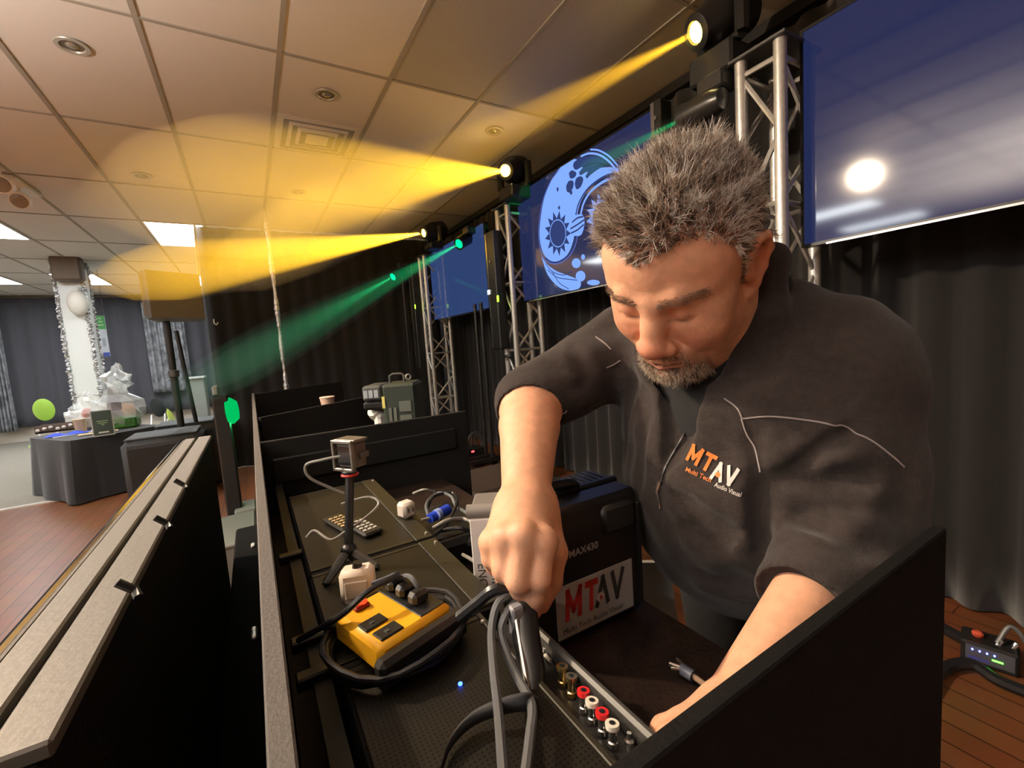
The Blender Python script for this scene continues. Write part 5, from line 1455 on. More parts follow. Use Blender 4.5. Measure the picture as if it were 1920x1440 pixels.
# ------------------------------------------------------------------ the man: bodies grown from smooth implicit shapes
class SDF:
    """ordered list of smooth unions / subtractions of simple solids"""
    def __init__(self): self.it = []; self.disp = None
    def _add(self, op, k, fn, c, R, M, t):
        self.it.append((op, k, fn, np.asarray(c, float), float(R), M, t)); return self
    def ell(self, c, r, k=.02, op='+', fr=None, rot=None):
        c = np.asarray(c, float); r = np.asarray(r, float)
        Q = np.eye(3) if rot is None else np.array(rot, float)
        def fn(P):
            q = (P - c) @ Q
            k0 = np.sqrt(((q / r) ** 2).sum(1)); k1 = np.sqrt(((q / r ** 2) ** 2).sum(1)) + 1e-9
            return k0 * (k0 - 1) / k1
        return self._add(op, k, fn, c, r.max(), *(fr if fr else (None, None)))
    def cone(self, a, b, r1, r2, k=.02, op='+', fr=None):
        a = np.asarray(a, float); b = np.asarray(b, float)
        ba = b - a; L2 = ba @ ba + 1e-12
        def fn(P):
            h = np.clip(((P - a) @ ba) / L2, 0, 1)
            return np.linalg.norm(P - a - h[:, None] * ba, axis=1) - (r1 + (r2 - r1) * h)
        return self._add(op, k, fn, (a + b) / 2, math.sqrt(L2) / 2 + max(r1, r2), *(fr if fr else (None, None)))
    def chain(self, pts, rs, k=.01, op='+', fr=None):
        for i in range(len(pts) - 1): self.cone(pts[i], pts[i + 1], rs[i], rs[i + 1], k if i == 0 else min(k, .006) if op == '+' else k, op, fr)
        return self
    def cyl(self, a, b, r, k=.005, op='-'):
        """flat-ended cylinder"""
        a = np.asarray(a, float); b = np.asarray(b, float); L = np.linalg.norm(b - a); d = (b - a) / L
        def fn(P):
            t = (P - a) @ d
            rad = np.linalg.norm(P - a - t[:, None] * d, axis=1) - r
            return np.maximum(rad, np.maximum(-t, t - L))
        return self._add(op, k, fn, (a + b) / 2, L / 2 + r, None, None)
    def __call__(self, P, c=None, rad=None):
        P = np.asarray(P, float); d = np.full(len(P), 1e3)
        cache = {}
        for (op, k, fn, cc, R, M, t) in self.it:
            if M is not None:
                key = id(M)
                cw = M @ cc + t
            else: cw = cc
            if c is not None and np.linalg.norm(cw - c) > R + rad + k + .03: continue
            if M is not None:
                if key not in cache: cache[key] = (P - t) @ M
                e = fn(cache[key])
            else: e = fn(P)
            if op == '+':
                h = np.maximum(k - np.abs(d - e), 0) / k
                d = np.minimum(d, e) - h * h * k * .25
            else:
                h = np.maximum(k - np.abs(d + e), 0) / k
                d = np.maximum(d, -e) + h * h * k * .25
        if self.disp is not None: d = d + self.disp(P, d)
        return d
    def grad(self, P, e=.0015):
        P = np.asarray(P, float); g = np.zeros_like(P)
        for i in range(3):
            o = np.zeros(3); o[i] = e
            g[:, i] = self(P + o) - self(P - o)
        return g / (np.linalg.norm(g, axis=1, keepdims=True) + 1e-12)
    def project(self, P, n=4):
        P = np.array(P, float)
        for _ in range(n): P = P - self.grad(P) * self(P)[:, None]
        return P
    def drop(self, P, g, up=.03, down=.05):
        """let the points fall along -g on to the surface"""
        P = np.array(P, float); t = np.full(len(P), -up); hit_ = np.zeros(len(P), bool)
        for _ in range(90):
            d = self(P - g * t[:, None]); hit_ |= d < .0006
            t = np.where(hit_, t, np.minimum(t + np.maximum(d, .0006) * .5, down))
        return P - g * t[:, None]
    def hit(self, pix, t0=.2, t1=1.6):
        """first surface points seen at the given pixels"""
        D = np.array([ray(*p) for p in pix]); D = D / np.linalg.norm(D, axis=1, keepdims=True)
        t = np.full(len(D), t0)
        for _ in range(70):
            d = self(CAM + D * t[:, None]); t = np.minimum(t + np.clip(d, -.02, 1) * (.8 if self.disp is None else .6), t1)
        return CAM + D * t[:, None]

DZ = H - 1.25
def Wd(x, y, z): return np.array([x, y, z + DZ])
# head pose (solved from the landmarks of the face)
HR = np.array([[-0.2181, -0.8076, -0.5479], [0.9532, -0.0558, -0.2972], [0.2094, -0.5870, 0.7820]])
_a = math.radians(3.0)
HR = HR @ np.array([[1, 0, 0], [0, math.cos(_a), math.sin(_a)], [0, -math.sin(_a), math.cos(_a)]])
_b = math.radians(5.0)
HR = HR @ np.array([[math.cos(_b), -math.sin(_b), 0], [math.sin(_b), math.cos(_b), 0], [0, 0, 1]])
_k = .565 / .599
HT = CAM + (CR * .2325 + CU * .1640 + CF * .599) * _k
HF = (HR, HT)
def hw(p): return HR @ np.asarray(p, float) + HT

# skeleton
R_SH, R_EL = Wd(.60, .59, 1.225), Wd(.392, .605, 1.150)
R_WR = PX(985, 948, d=.535)
L_SH, L_EL = PX(1572, 698, d=.575), PX(1612, 985, d=.548)
L_WR = PX(1362, 1352, d=.385)
NECK = Wd(.640, .395, 1.250)
PELV = Wd(.80, .455, .90)

def build_hand_right(s):
    wr = R_WR
    P = lambda x, y, d: PX(x, y, d=d)
    mcp = {'i': P(1021, 1016, .462), 'm': P(981, 1004, .458), 'r': P(946, 1010, .466), 'p': P(921, 1018, .482)}
    # palm
    for k, q in mcp.items():
        a = wr + (q - wr) * .15 + (q - mcp['m']) * .25
        s.cone(a, q, .019, .0125, .022)
    s.cone(wr + (mcp['m'] - wr) * .3, (mcp['i'] + mcp['p']) / 2 + (P(965, 1050, .50) - (mcp['i'] + mcp['p']) / 2) * .5, .022, .016, .02)
    for q in mcp.values(): s.ell(q + CU * .002 - CF * .002, (.0125, .0125, .0125), .008)
    # fingers: knuckle to middle joint to tip, curling away
    s.chain([mcp['i'], P(1012, 1085, .452), P(1005, 1118, .462), P(1002, 1146, .475)], [.0128, .0112, .0100, .0085], .008)
    s.chain([mcp['m'], P(971, 1090, .448), P(973, 1108, .472), P(985, 1118, .490)], [.0130, .0118, .0105, .009], .006)
    s.chain([mcp['r'], P(943, 1068, .460), P(947, 1086, .482), P(960, 1096, .500)], [.0122, .0112, .0100, .0088], .006)
    s.chain([mcp['p'], P(920, 1048, .478), P(926, 1062, .498), P(940, 1075, .510)], [.0108, .0096, .0088, .008], .006)
    # thumb leaves the side of the palm near the wrist and closes against the index finger
    s.chain([wr + CR * .022 + CF * .008, P(1040, 1035, .500), P(1034, 1090, .502), P(1016, 1135, .492)], [.017, .0145, .0120, .0090], .016)

def build_hand_left(s):
    wr = L_WR
    P = lambda x, y, d: PX(x, y, d=d)
    mcp = [P(1262, 1392, .355), P(1272, 1415, .345), P(1282, 1436, .337), P(1290, 1455, .331)]
    for q in mcp: s.cone(wr, q, .017, .0115, .02)
    tips = [[P(1242, 1400, .368), P(1234, 1424, .378)], [P(1252, 1430, .356), P(1246, 1452, .366)], [P(1264, 1456, .346), P(1258, 1476, .356)], [P(1274, 1474, .340), P(1270, 1492, .350)]]
    for q, (a, b) in zip(mcp, tips): s.chain([q, a, b], [.0125, .0108, .009], .006)
    s.chain([wr, P(1278, 1366, .375), P(1246, 1370, .382), P(1226, 1392, .388)], [.015, .0128, .0110, .0085], .014)

skin = SDF()
# --- head
skin.ell((0, -.014, .042), (.085, .103, .086), .02, fr=HF)                       # cranium
skin.ell((0, .036, .036), (.074, .056, .056), .03, fr=HF)                        # forehead
skin.ell((0, .040, -.028), (.072, .052, .070), .03, fr=HF)                       # mid face
skin.ell((0, .036, -.072), (.064, .056, .044), .03, fr=HF)                       # jaw
for s_ in (-1, 1):
    skin.ell((s_ * .050, .004, -.060), (.022, .03, .030), .03, fr=HF)            # jaw angle
    skin.ell((s_ * .042, .064, -.036), (.029, .025, .027), .022, fr=HF)          # cheek
    skin.ell((s_ * .052, .044, -.008), (.018, .03, .014), .02, fr=HF)            # cheekbone
skin.ell((0, .080, -.104), (.027, .020, .018), .025, fr=HF)                      # chin
skin.ell((0, .035, -.108), (.052, .055, .030), .03, fr=HF)                       # under the chin
for s_ in (-1, 1):
    skin.cone((s_ * .058, .060, .021), (s_ * .032, .086, .0215), .008, .0105, .014, fr=HF)   # brow
    skin.cone((s_ * .032, .086, .0215), (s_ * .010, .092, .014), .0105, .0090, .012, fr=HF)
    skin.ell((s_ * .033, .102, -.001), (.0185, .0145, .0105), .012, '-', fr=HF)  # socket
    skin.ell((s_ * .033, .0795, -.003), (.0165, .0140, .0130), .005, fr=HF)      # lidded eyeball
    skin.cone((s_ * .020, .0905, -.0115), (s_ * .034, .0945, -.0135), .0012, .0014, .0025, '-', fr=HF)   # lid line
    skin.cone((s_ * .034, .0945, -.0135), (s_ * .047, .0860, -.0105), .0014, .001, .0025, '-', fr=HF)
    skin.ell((s_ * .033, .078, -.022), (.017, .012, .007), .008, fr=HF)          # lower lid bag
skin.cone((0, .0905, .014), (0, .1025, -.018), .0100, .0120, .014, fr=HF)        # nose bridge
skin.cone((0, .1025, -.018), (0, .1120, -.038), .0120, .0145, .012, fr=HF)
skin.ell((0, .1140, -.041), (.0165, .0140, .0135), .010, fr=HF)                  # tip
for s_ in (-1, 1):
    skin.ell((s_ * .0165, .1040, -.0475), (.0105, .0125, .0100), .006, fr=HF)    # wing
    skin.ell((s_ * .0080, .1090, -.0575), (.0048, .0070, .0050), .004, '-', fr=HF)   # nostril
    skin.cone((s_ * .024, .096, -.044), (s_ * .036, .082, -.070), .003, .004, .010, '-', fr=HF)   # cheek fold
skin.ell((0, .086, -.070), (.034, .020, .024), .014, fr=HF)                      # mouth mound
skin.chain([(-.024, .0945, -.0755), (-.008, .1035, -.0715), (0, .1035, -.0725), (.008, .1035, -.0715), (.024, .0945, -.0755)], [.0030, .0050, .0048, .0050, .0030], .006, fr=HF)
skin.chain([(-.021, .0945, -.0800), (0, .1020, -.0835), (.021, .0945, -.0800)], [.0035, .0066, .0035], .006, fr=HF)
skin.chain([(-.027, .0965, -.0765), (0, .1085, -.0775), (.027, .0965, -.0765)], [.0012, .0014, .0012], .003, '-', fr=HF)
skin.ell((0, .0985, -.0945), (.020, .008, .005), .010, '-', fr=HF)               # under the lip
for s_ in (-1, 1):                                                               # frown lines
    skin.cone((s_ * .006, .1005, .012), (s_ * .0068, .0985, .0200), .0012, .0008, .005, '-', fr=HF)
# ears
for s_ in (-1, 1):
    E = lambda x, y, z: (s_ * x, y, z)
    skin.chain([E(.077, .006, -.002), E(.084, .004, .018), E(.090, -.008, .028), E(.094, -.024, .022), E(.094, -.030, .002), E(.088, -.024, -.020), E(.081, -.010, -.036), E(.077, -.002, -.044)],
               [.0045, .0048, .0050, .0050, .0050, .0048, .0062, .0065], .006, fr=HF)
    skin.ell(E(.082, -.012, -.006), (.0060, .020, .032), .008, fr=HF, rot=np.array([[1, 0, -s_ * .0], [0, .94, .34], [0, -.34, .94]]))
    skin.ell(E(.090, -.010, -.006), (.0065, .0105, .015), .005, '-', fr=HF)
    skin.ell(E(.079, .004, -.014), (.005, .005, .007), .006, fr=HF)
# neck and trunk
skin.cone(hw((0, -.030, -.055)), NECK, .062, .072, .03)
skin.cone(NECK, Wd(.70, .39, 1.15), .075, .13, .06)
skin.cone(R_SH, L_SH, .055, .055, .05)
skin.ell(Wd(.69, .40, 1.12), (.13, .19, .17), .06)
skin.ell(Wd(.74, .40, .98), (.155, .18, .15), .06)
skin.ell(PELV, (.15, .18, .13), .06)
for s_ in (-1, 1):
    hip = PELV + np.array([.02, s_ * .095, -.02]); kn = np.array([.87, .46 + s_ * .11, .52]); an = np.array([.92, .46 + s_ * .12, .09])
    skin.chain([hip, kn, an], [.092, .062, .042], .04)
    skin.cone(an + np.array([.02, 0, -.045]), an + np.array([-.17, s_ * .02, -.06]), .04, .03, .03)
# arms
skin.chain([R_SH, R_EL], [.055, .047], .03)
fm = R_EL + (R_WR - R_EL) * .30
skin.chain([R_EL, fm, R_WR], [.047, .046, .0285], .03)
skin.ell(R_WR, (.030, .030, .024), .02)
skin.chain([L_SH, L_EL], [.055, .047], .03)
fm2 = L_EL + (L_WR - L_EL) * .30
skin.chain([L_EL, fm2, L_WR], [.044, .040, .025], .03)
build_hand_right(skin)
build_hand_left(skin)

# --- undershirt seen in the open zip
polo = SDF()
polo.ell(Wd(.675, .405, 1.115), (.152, .185, .17), .05)
polo.cone(hw((0, -.035, -.09)), NECK + np.array([.0, 0, -.01]), .078, .088, .03)
polo.cone(NECK, Wd(.67, .395, 1.15), .085, .11, .05)

polo.chain([hw((.05, .035, -.135)), hw((.02, .055, -.165)), hw((-.02, .055, -.165)), hw((-.05, .035, -.135))], [.010, .009, .009, .010], .008)

# --- fleece jacket
jk = SDF()
jk.ell(Wd(.665, .410, 1.110), (.160, .195, .180), .05)
jk.ell(Wd(.680, .405, .985), (.195, .195, .175), .07)
jk.ell(Wd(.73, .42, .90), (.19, .19, .12), .06)
jk.cone(R_SH + np.array([.02, -.03, .0]), L_SH + np.array([.0, .03, .005]), .080, .080, .06)
jk.ell(Wd(.71, .43, 1.13), (.12, .18, .14), .06)
jk.cone(NECK + np.array([.02, -.03, -.01]), L_SH + np.array([.01, .02, .015]), .078, .062, .05)
jk.cone(NECK + np.array([.02, .03, -.01]), R_SH + np.array([.01, -.02, .0]), .078, .06, .05)
# sleeves
rc = R_EL + (R_WR - R_EL) * .16
jk.chain([R_SH, R_EL, rc], [.076, .059, .055], .04)
lc_ = L_EL + (L_WR - L_EL) * .52
jk.chain([L_SH, L_EL, lc_], [.080, .066, .052], .05)
# collar
cb = [hw((.0, .035, -.150)), hw((.075, .0, -.120)), hw((.062, -.085, -.085)), hw((-.062, -.085, -.085)), hw((-.078, .0, -.115)), hw((.0, .035, -.150))]
jk.chain([hw((.055, .045, -.155)), hw((.086, -.01, -.120)), hw((.078, -.085, -.060)), hw((0, -.118, -.046)), hw((-.078, -.085, -.055)), hw((-.098, -.012, -.092)), hw((-.062, .045, -.148))],
         [.017, .020, .022, .022, .022, .022, .018], .03)
# openings: cuffs, neck, zip
fd = (R_WR - R_EL) / np.linalg.norm(R_WR - R_EL)
jk.cyl(rc, rc + fd * .12, .095, .006)
jk.cyl(rc - fd * .012, rc + fd * .1, .0505, .004)
fd2 = (L_WR - L_EL) / np.linalg.norm(L_WR - L_EL)
jk.cyl(lc_, lc_ + fd2 * .1, .09, .006)
jk.cyl(lc_ - fd2 * .012, lc_ + fd2 * .1, .0465, .004)
jk.cone(hw((0, .02, -.05)), hw((0, .03, -.175)), .070, .060, .012, '-')
J0 = jk.hit([(1270, 745), (1268, 800), (1255, 850), (1240, 905)])
jk.chain([J0[0], J0[1], J0[2], J0[3]], [.038, .028, .017, .004], .006, '-')
creases = [ # pixel polyline, width, depth
    ([(1248, 915), (1300, 950), (1360, 985), (1428, 998)], .012, .010), ([(1275, 968), (1340, 1010), (1425, 1030)], .014, .010),
    ([(1190, 700), (1180, 780), (1172, 880)], .009, .006), ([(1160, 690), (1152, 760), (1150, 830)], .008, .006), ([(1215, 760), (1205, 850), (1200, 930)], .009, .006),
    ([(1436, 900), (1500, 870), (1560, 830), (1610, 800)], .010, .010), ([(1440, 915), (1520, 900), (1600, 892), (1680, 890)], .012, .009),
    ([(1432, 940), (1520, 985), (1600, 1020), (1690, 1030)], .014, .011), ([(1440, 1010), (1540, 1040), (1640, 1052)], .010, .006),
    ([(1425, 900), (1428, 960), (1432, 1030), (1425, 1090)], .012, .014), ([(1428, 890), (1420, 840), (1412, 800)], .010, .006),
    ([(1430, 1020), (1480, 1030), (1560, 1060)], .010, .005), ([(1415, 1050), (1460, 1058), (1510, 1075)], .008, .004),
    ([(1062, 778), (1085, 770), (1115, 756)], .007, .006), ([(1066, 800), (1085, 792), (1105, 785)], .006, .005), ([(1030, 745), (1060, 732), (1100, 722)], .008, .005),
    ([(1060, 640), (1090, 680), (1100, 730)], .012, .005), ([(985, 735), (1010, 730), (1045, 738)], .007, .004), ([(1290, 1060), (1360, 1090), (1420, 1085)], .016, .008),
    ([(1500, 650), (1560, 720), (1600, 780)], .02, .006), ([(1700, 860), (1690, 930), (1680, 990)], .014, .006)]
CR_SEG = []
for pl, w, dp in creases:
    Q = np.array(bez(list(jk.hit(pl)), 4))
    CR_SEG.append((Q, w, dp, Q.mean(0), np.linalg.norm(Q - Q.mean(0), axis=1).max()))
def jdisp(P, d):
    out = np.zeros(len(P))
    near_ = np.abs(d) < .03
    if not near_.any(): return out
    Pn = P[near_]; o = np.zeros(len(Pn)); pc = Pn.mean(0); pr = np.linalg.norm(Pn - pc, axis=1).max()
    for Q, w, dp, qc, qr in CR_SEG:
        if np.linalg.norm(pc - qc) > pr + qr + 4 * w: continue
        q = np.full(len(Pn), 9.0); s_ = np.zeros(len(Pn))
        for i in range(len(Q) - 1):
            ba = Q[i + 1] - Q[i]; hh = np.clip(((Pn - Q[i]) @ ba) / (ba @ ba + 1e-9), 0, 1)
            e = np.linalg.norm(Pn - Q[i] - hh[:, None] * ba, axis=1)
            m = e < q; q[m] = e[m]; s_[m] = (i + hh[m]) / (len(Q) - 1)
        fade = np.clip(np.minimum(s_, 1 - s_) * 5, .15, 1)
        o += fade * dp * (np.exp(-(q / w) ** 2) - .5 * np.exp(-((q - 2.0 * w) / w) ** 2))
    o += .0018 * np.sin(Pn[:, 2] * 62 + 3 * np.sin(Pn[:, 1] * 21) + Pn[:, 0] * 18) + .0012 * np.sin(Pn[:, 1] * 95 + 2 * np.sin(Pn[:, 2] * 33))
    cuff = np.minimum(np.linalg.norm(Pn - rc, axis=1), np.linalg.norm(Pn - lc_, axis=1))
    out[near_] = np.clip(o, -.008, .0115) * np.clip((cuff - .062) / .03, 0, 1)
    return out
jk.disp = jdisp
def surface(sdf, lo, hi, h, B=14):
    lo = np.array(lo, float); hi = np.array(hi, float)
    nb = np.ceil((hi - lo) / (h * B)).astype(int)
    gi = np.stack(np.meshgrid(*[np.arange(n) for n in nb], indexing='ij'), -1).reshape(-1, 3)
    cen = lo + (gi + .5) * h * B
    rad = h * B * math.sqrt(3) / 2
    dc = sdf(cen)
    gi = gi[np.abs(dc) < rad * 1.35 + .004]
    ar = np.arange(B + 1)
    loc = np.stack(np.meshgrid(ar, ar, ar, indexing='ij'), -1).reshape(-1, 3)
    NX, NY, NZ = (nb * B + 2)
    key = lambda I: (I[:, 0].astype(np.int64) * NY + I[:, 1]) * NZ + I[:, 2]
    ck, cv, ed = [], [], []
    for b in gi:
        o = b * B
        P = lo + (loc + o) * h
        d = sdf(P, lo + (b + .5) * h * B, rad).reshape(B + 1, B + 1, B + 1)
        s = d < 0
        if s.all() or not s.any(): continue
        Cn = np.stack([d[i:B + i, j:B + j, k:B + k] for i in (0, 1) for j in (0, 1) for k in (0, 1)], -1)
        Sn = Cn < 0; m = Sn.any(-1) & ~Sn.all(-1)
        idx = np.argwhere(m); Cm = Cn[m]
        acc = np.zeros((len(idx), 3)); cnt = np.zeros(len(idx))
        cor = np.array([(i, j, k) for i in (0, 1) for j in (0, 1) for k in (0, 1)], float)
        for a in range(8):
            for bb in range(a + 1, 8):
                if np.abs(cor[a] - cor[bb]).sum() != 1: continue
                va, vb = Cm[:, a], Cm[:, bb]; x = (va < 0) != (vb < 0)
                t = np.where(x, va / (va - vb + 1e-15), 0)
                acc += np.where(x[:, None], cor[a] + (cor[bb] - cor[a]) * t[:, None], 0); cnt += x
        ck.append(key(idx + o)); cv.append(lo + (idx + o + acc / cnt[:, None]) * h)
        for axis in range(3):
            sl0 = [slice(0, B)] * 3; sl1 = [slice(0, B)] * 3; sl1[axis] = slice(1, B + 1)
            a, bb = s[tuple(sl0)], s[tuple(sl1)]
            e = np.argwhere(a != bb)
            if len(e): ed.append(np.concatenate([e + o, np.full((len(e), 1), axis), a[tuple(e.T)][:, None]], 1))
    ck = np.concatenate(ck); cv = np.concatenate(cv); ed = np.concatenate(ed)
    order = np.argsort(ck); ck = ck[order]; cv = cv[order]
    F = []
    for axis in range(3):
        E = ed[ed[:, 3] == axis]; o1, o2 = [(1, 2), (2, 0), (0, 1)][axis]
        q = []; ok = np.ones(len(E), bool)
        for (da, db) in ((0, 0), (-1, 0), (-1, -1), (0, -1)):
            I = E[:, :3].copy(); I[:, o1] += da; I[:, o2] += db
            ok &= (I >= 0).all(1)
            k = key(I); p = np.searchsorted(ck, k); p = np.minimum(p, len(ck) - 1); ok &= ck[p] == k
            q.append(p)
        q = np.stack(q, 1)
        flip = E[:, 4] == 0
        q[flip] = q[flip][:, ::-1]
        F.append(q[ok])
    return cv, np.concatenate(F)

def np_mesh(name, v, f, m, smooth=True):
    me = bpy.data.meshes.new(name)
    me.vertices.add(len(v)); me.vertices.foreach_set('co', np.ascontiguousarray(v, dtype=np.float32).ravel())
    n = f.shape[1]
    me.loops.add(f.size); me.loops.foreach_set('vertex_index', np.ascontiguousarray(f, dtype=np.int32).ravel())
    me.polygons.add(len(f)); me.polygons.foreach_set('loop_start', np.arange(0, f.size, n, dtype=np.int32))
    me.update(); me.validate()
    if smooth: me.shade_smooth()
    me.materials.append(m)
    o = bpy.data.objects.new(name, me); COL.objects.link(o)
    return o

def set_color(o, col):
    me = o.data
    a = me.color_attributes.new('Col', 'FLOAT_COLOR', 'POINT')
    c = np.ones((len(me.vertices), 4), np.float32); c[:, :3] = col
    a.data.foreach_set('color', c.ravel())

person = empty('person', (.85, .46, 0), 'man with short grey hair in dark fleece bending over the booth', 'person')
M_skin = mat('skin', (.5, .28, .18), .48, attr='Col', noise=.14, nscale=70, bump=.16, bscale=420, subsurf=.12, spec=.45)
sv, sf = surface(skin, (.15, -.05, 0.0), (1.15, .85, 1.62), .0024)
def relax(v, f, w, n):
    a = np.concatenate([f[:, [0, 1]], f[:, [1, 2]], f[:, [2, 3]], f[:, [3, 0]]])
    for _ in range(n):
        acc = np.zeros_like(v); cnt = np.zeros(len(v))
        for i in range(3): acc[:, i] = np.bincount(a[:, 0], v[a[:, 1], i], len(v)) + np.bincount(a[:, 1], v[a[:, 0], i], len(v))
        cnt = np.bincount(a[:, 0], minlength=len(v)) + np.bincount(a[:, 1], minlength=len(v))
        v = v + (acc / np.maximum(cnt, 1)[:, None] - v) * w[:, None]
    return v
hd_d = np.linalg.norm(sv - HT, axis=1)
sv = relax(sv, sf, np.where(hd_d < .17, .25, .6), 3)
body = np_mesh('body', sv, sf, M_skin)
# skin colouring (albedo): lips, nose, ears, knuckles redder, beard stubble
L_ = (sv - HT) @ HR
base = np.array(srgb(232, 176, 142)); col = np.tile(base, (len(sv), 1))
def blend(w, c):
    global col
    w = np.clip(w, 0, 1)[:, None]; col = col * (1 - w) + np.array(c) * w
def gau(c, r): return np.exp(-(((L_ - np.array(c)) / np.array(r)) ** 2).sum(1))
near = np.linalg.norm(L_, axis=1) < .2
red = np.array(srgb(205, 118, 92))
blend(gau((0, .118, -.042), (.024, .022, .020)) * .75 * near, red)
for s_ in (-1, 1):
    blend(gau((s_ * .042, .078, -.038), (.022, .03, .02)) * .45 * near, red)
    blend(gau((s_ * .09, -.015, -.005), (.02, .03, .04)) * .5 * near, red)
    blend(gau((s_ * .033, .09, .0), (.017, .014, .010)) * .35 * near, srgb(170, 100, 80))
    blend(gau((s_ * .033, .0945, -.0128), (.015, .006, .0022)) * .9 * near, srgb(60, 35, 28))
blend(gau((0, .101, -.0725), (.022, .010, .0052)) * .7 * near, srgb(178, 92, 80))
blend(gau((0, .100, -.0835), (.020, .010, .0060)) * .9 * near, srgb(196, 100, 88))
blend(np.exp(-((L_[:, 2] + .0772) / .0018) ** 2) * (np.abs(L_[:, 0]) < .026) * (L_[:, 1] > .09) * near, srgb(90, 40, 36))
st_w = np.clip((-.058 - L_[:, 2] - .25 * np.abs(L_[:, 0])) / .016, 0, 1) * (L_[:, 1] > .055) * (np.abs(L_[:, 0]) < .05)
lipm = np.clip(gau((0, .101, -.078), (.024, .02, .010)) * 2.2, 0, 1)
blend(st_w * .55 * near * (1 - lipm), srgb(118, 96, 82))
jaw_w = np.clip((-.035 - L_[:, 2]) / .03, 0, 1) * (L_[:, 1] > -.01)
blend(jaw_w * .18 * near, srgb(140, 105, 85))
# scalp under the hair is darker
def hairline(L):
    phi = np.degrees(np.arctan2(np.abs(L[:, 0]), L[:, 1] + .012))
    z = np.interp(phi, [0, 8, 22, 36, 50, 62, 72, 80, 92, 100, 112, 128, 150, 180],
                  [.0665, .070, .080, .078, .062, .034, -.010, -.030, -.026, .020, .012, -.035, -.055, -.060])
    return L[:, 2] - z
hl = hairline(L_)
hmask = (hl > 0) & near & (L_[:, 2] > -.075)
ear_d = np.minimum(*[np.linalg.norm((L_ - np.array([s_ * .088, -.012, -.004])) / np.array([.016, .03, .045]), axis=1) for s_ in (-1, 1)])
hmask &= ear_d > 1.0
blend(np.clip(hl / .012, 0, 1) * hmask * .70, srgb(138, 96, 80))
set_color(body, col)
attach(body, person)

# --- hair: many short tapered strands
rs = np.random.default_rng(5)
nrm_all = None
def strands(name, roots, normals, dirs, lens, widths, colors, m, curl=.25, segs=3):
    n = len(roots)
    t = np.linspace(0, 1, segs + 1)
    side = np.cross(dirs, normals + rs.normal(size=(n, 3)) * .3); side /= np.linalg.norm(side, axis=1, keepdims=True) + 1e-9
    oth = np.cross(dirs, side); oth /= np.linalg.norm(oth, axis=1, keepdims=True) + 1e-9
    bend = (side * rs.normal(size=(n, 1)) + oth * rs.normal(size=(n, 1))) * curl
    V_, F_ = [], []
    cols = []
    for i, tt in enumerate(t):
        c = roots + dirs * (lens * tt)[:, None] + bend * (lens * tt * tt)[:, None]
        w = widths * (1 - tt * .85)
        for k in range(3):
            a = 2 * math.pi * k / 3
            V_.append(c + (side * math.cos(a) + oth * math.sin(a)) * w[:, None])
            cols.append(colors * (1.0 + 0.15 * tt))
    nv = len(V_)
    Vv = np.stack(V_, 1).reshape(-1, 3); Cc_ = np.stack(cols, 1).reshape(-1, 3)
    base_ = np.arange(n) * nv
    for i in range(segs):
        for k in range(3):
            k2 = (k + 1) % 3
            F_.append(np.stack([base_ + i * 3 + k, base_ + i * 3 + k2, base_ + (i + 1) * 3 + k2, base_ + (i + 1) * 3 + k], 1))
    o = np_mesh(name, Vv, np.concatenate(F_), m)
    set_color(o, np.clip(Cc_, 0, 1))
    tag(o, kind='stuff'); attach(o, person)
    return o
def pick(mask, n):
    idx = np.flatnonzero(mask)
    return rs.choice(idx, n, replace=len(idx) < n)
vn = np.zeros((len(sv), 3)); me_ = body.data
buf = np.zeros(len(sv) * 3, np.float32); me_.vertices.foreach_get('normal', buf); vn = buf.reshape(-1, 3).astype(float)
M_hair = mat('grey_hair', (.3, .26, .22), .42, attr='Col', spec=.5)
N_H = 20000
ii = pick(hmask, N_H)
rootL = L_[ii] + rs.normal(size=(N_H, 3)) * .0012
nL = (vn[ii] @ HR)
hl_i = hl[ii]
top_w = np.clip((rootL[:, 2] - .045) / .04, 0, 1)
# comb: on top up and forward at the front, swept back toward crown and sides
comb = np.stack([rs.normal(size=N_H) * .25 - rootL[:, 0] * 0, np.where(rootL[:, 1] > .03, .15, -.55) + rs.normal(size=N_H) * .3, np.where(top_w > .3, .35, -.55) + rs.normal(size=N_H) * .25], 1)
dL = nL * (.55 + .35 * top_w)[:, None] + comb * .75
swirl = np.sin(rootL[:, 0] * 95 + 1.3) * .35
dL[:, 0] += swirl * top_w; dL[:, 1] += np.cos(rootL[:, 1] * 80) * .25 * top_w
fr_ = np.clip(1 - hl_i / .016, 0, 1) * (rootL[:, 1] > .05)
dL = dL * (1 - .6 * fr_[:, None]) + (np.array([.25, .35, -.45]) + nL * .5) * (.6 * fr_)[:, None]
dL /= np.linalg.norm(dL, axis=1, keepdims=True)
lens = (.011 + .012 * top_w) * np.where(rootL[:, 0] < -.03, .8, 1.0) * rs.uniform(.65, 1.2, N_H) * np.clip(.35 + hl_i / .02, .35, 1)
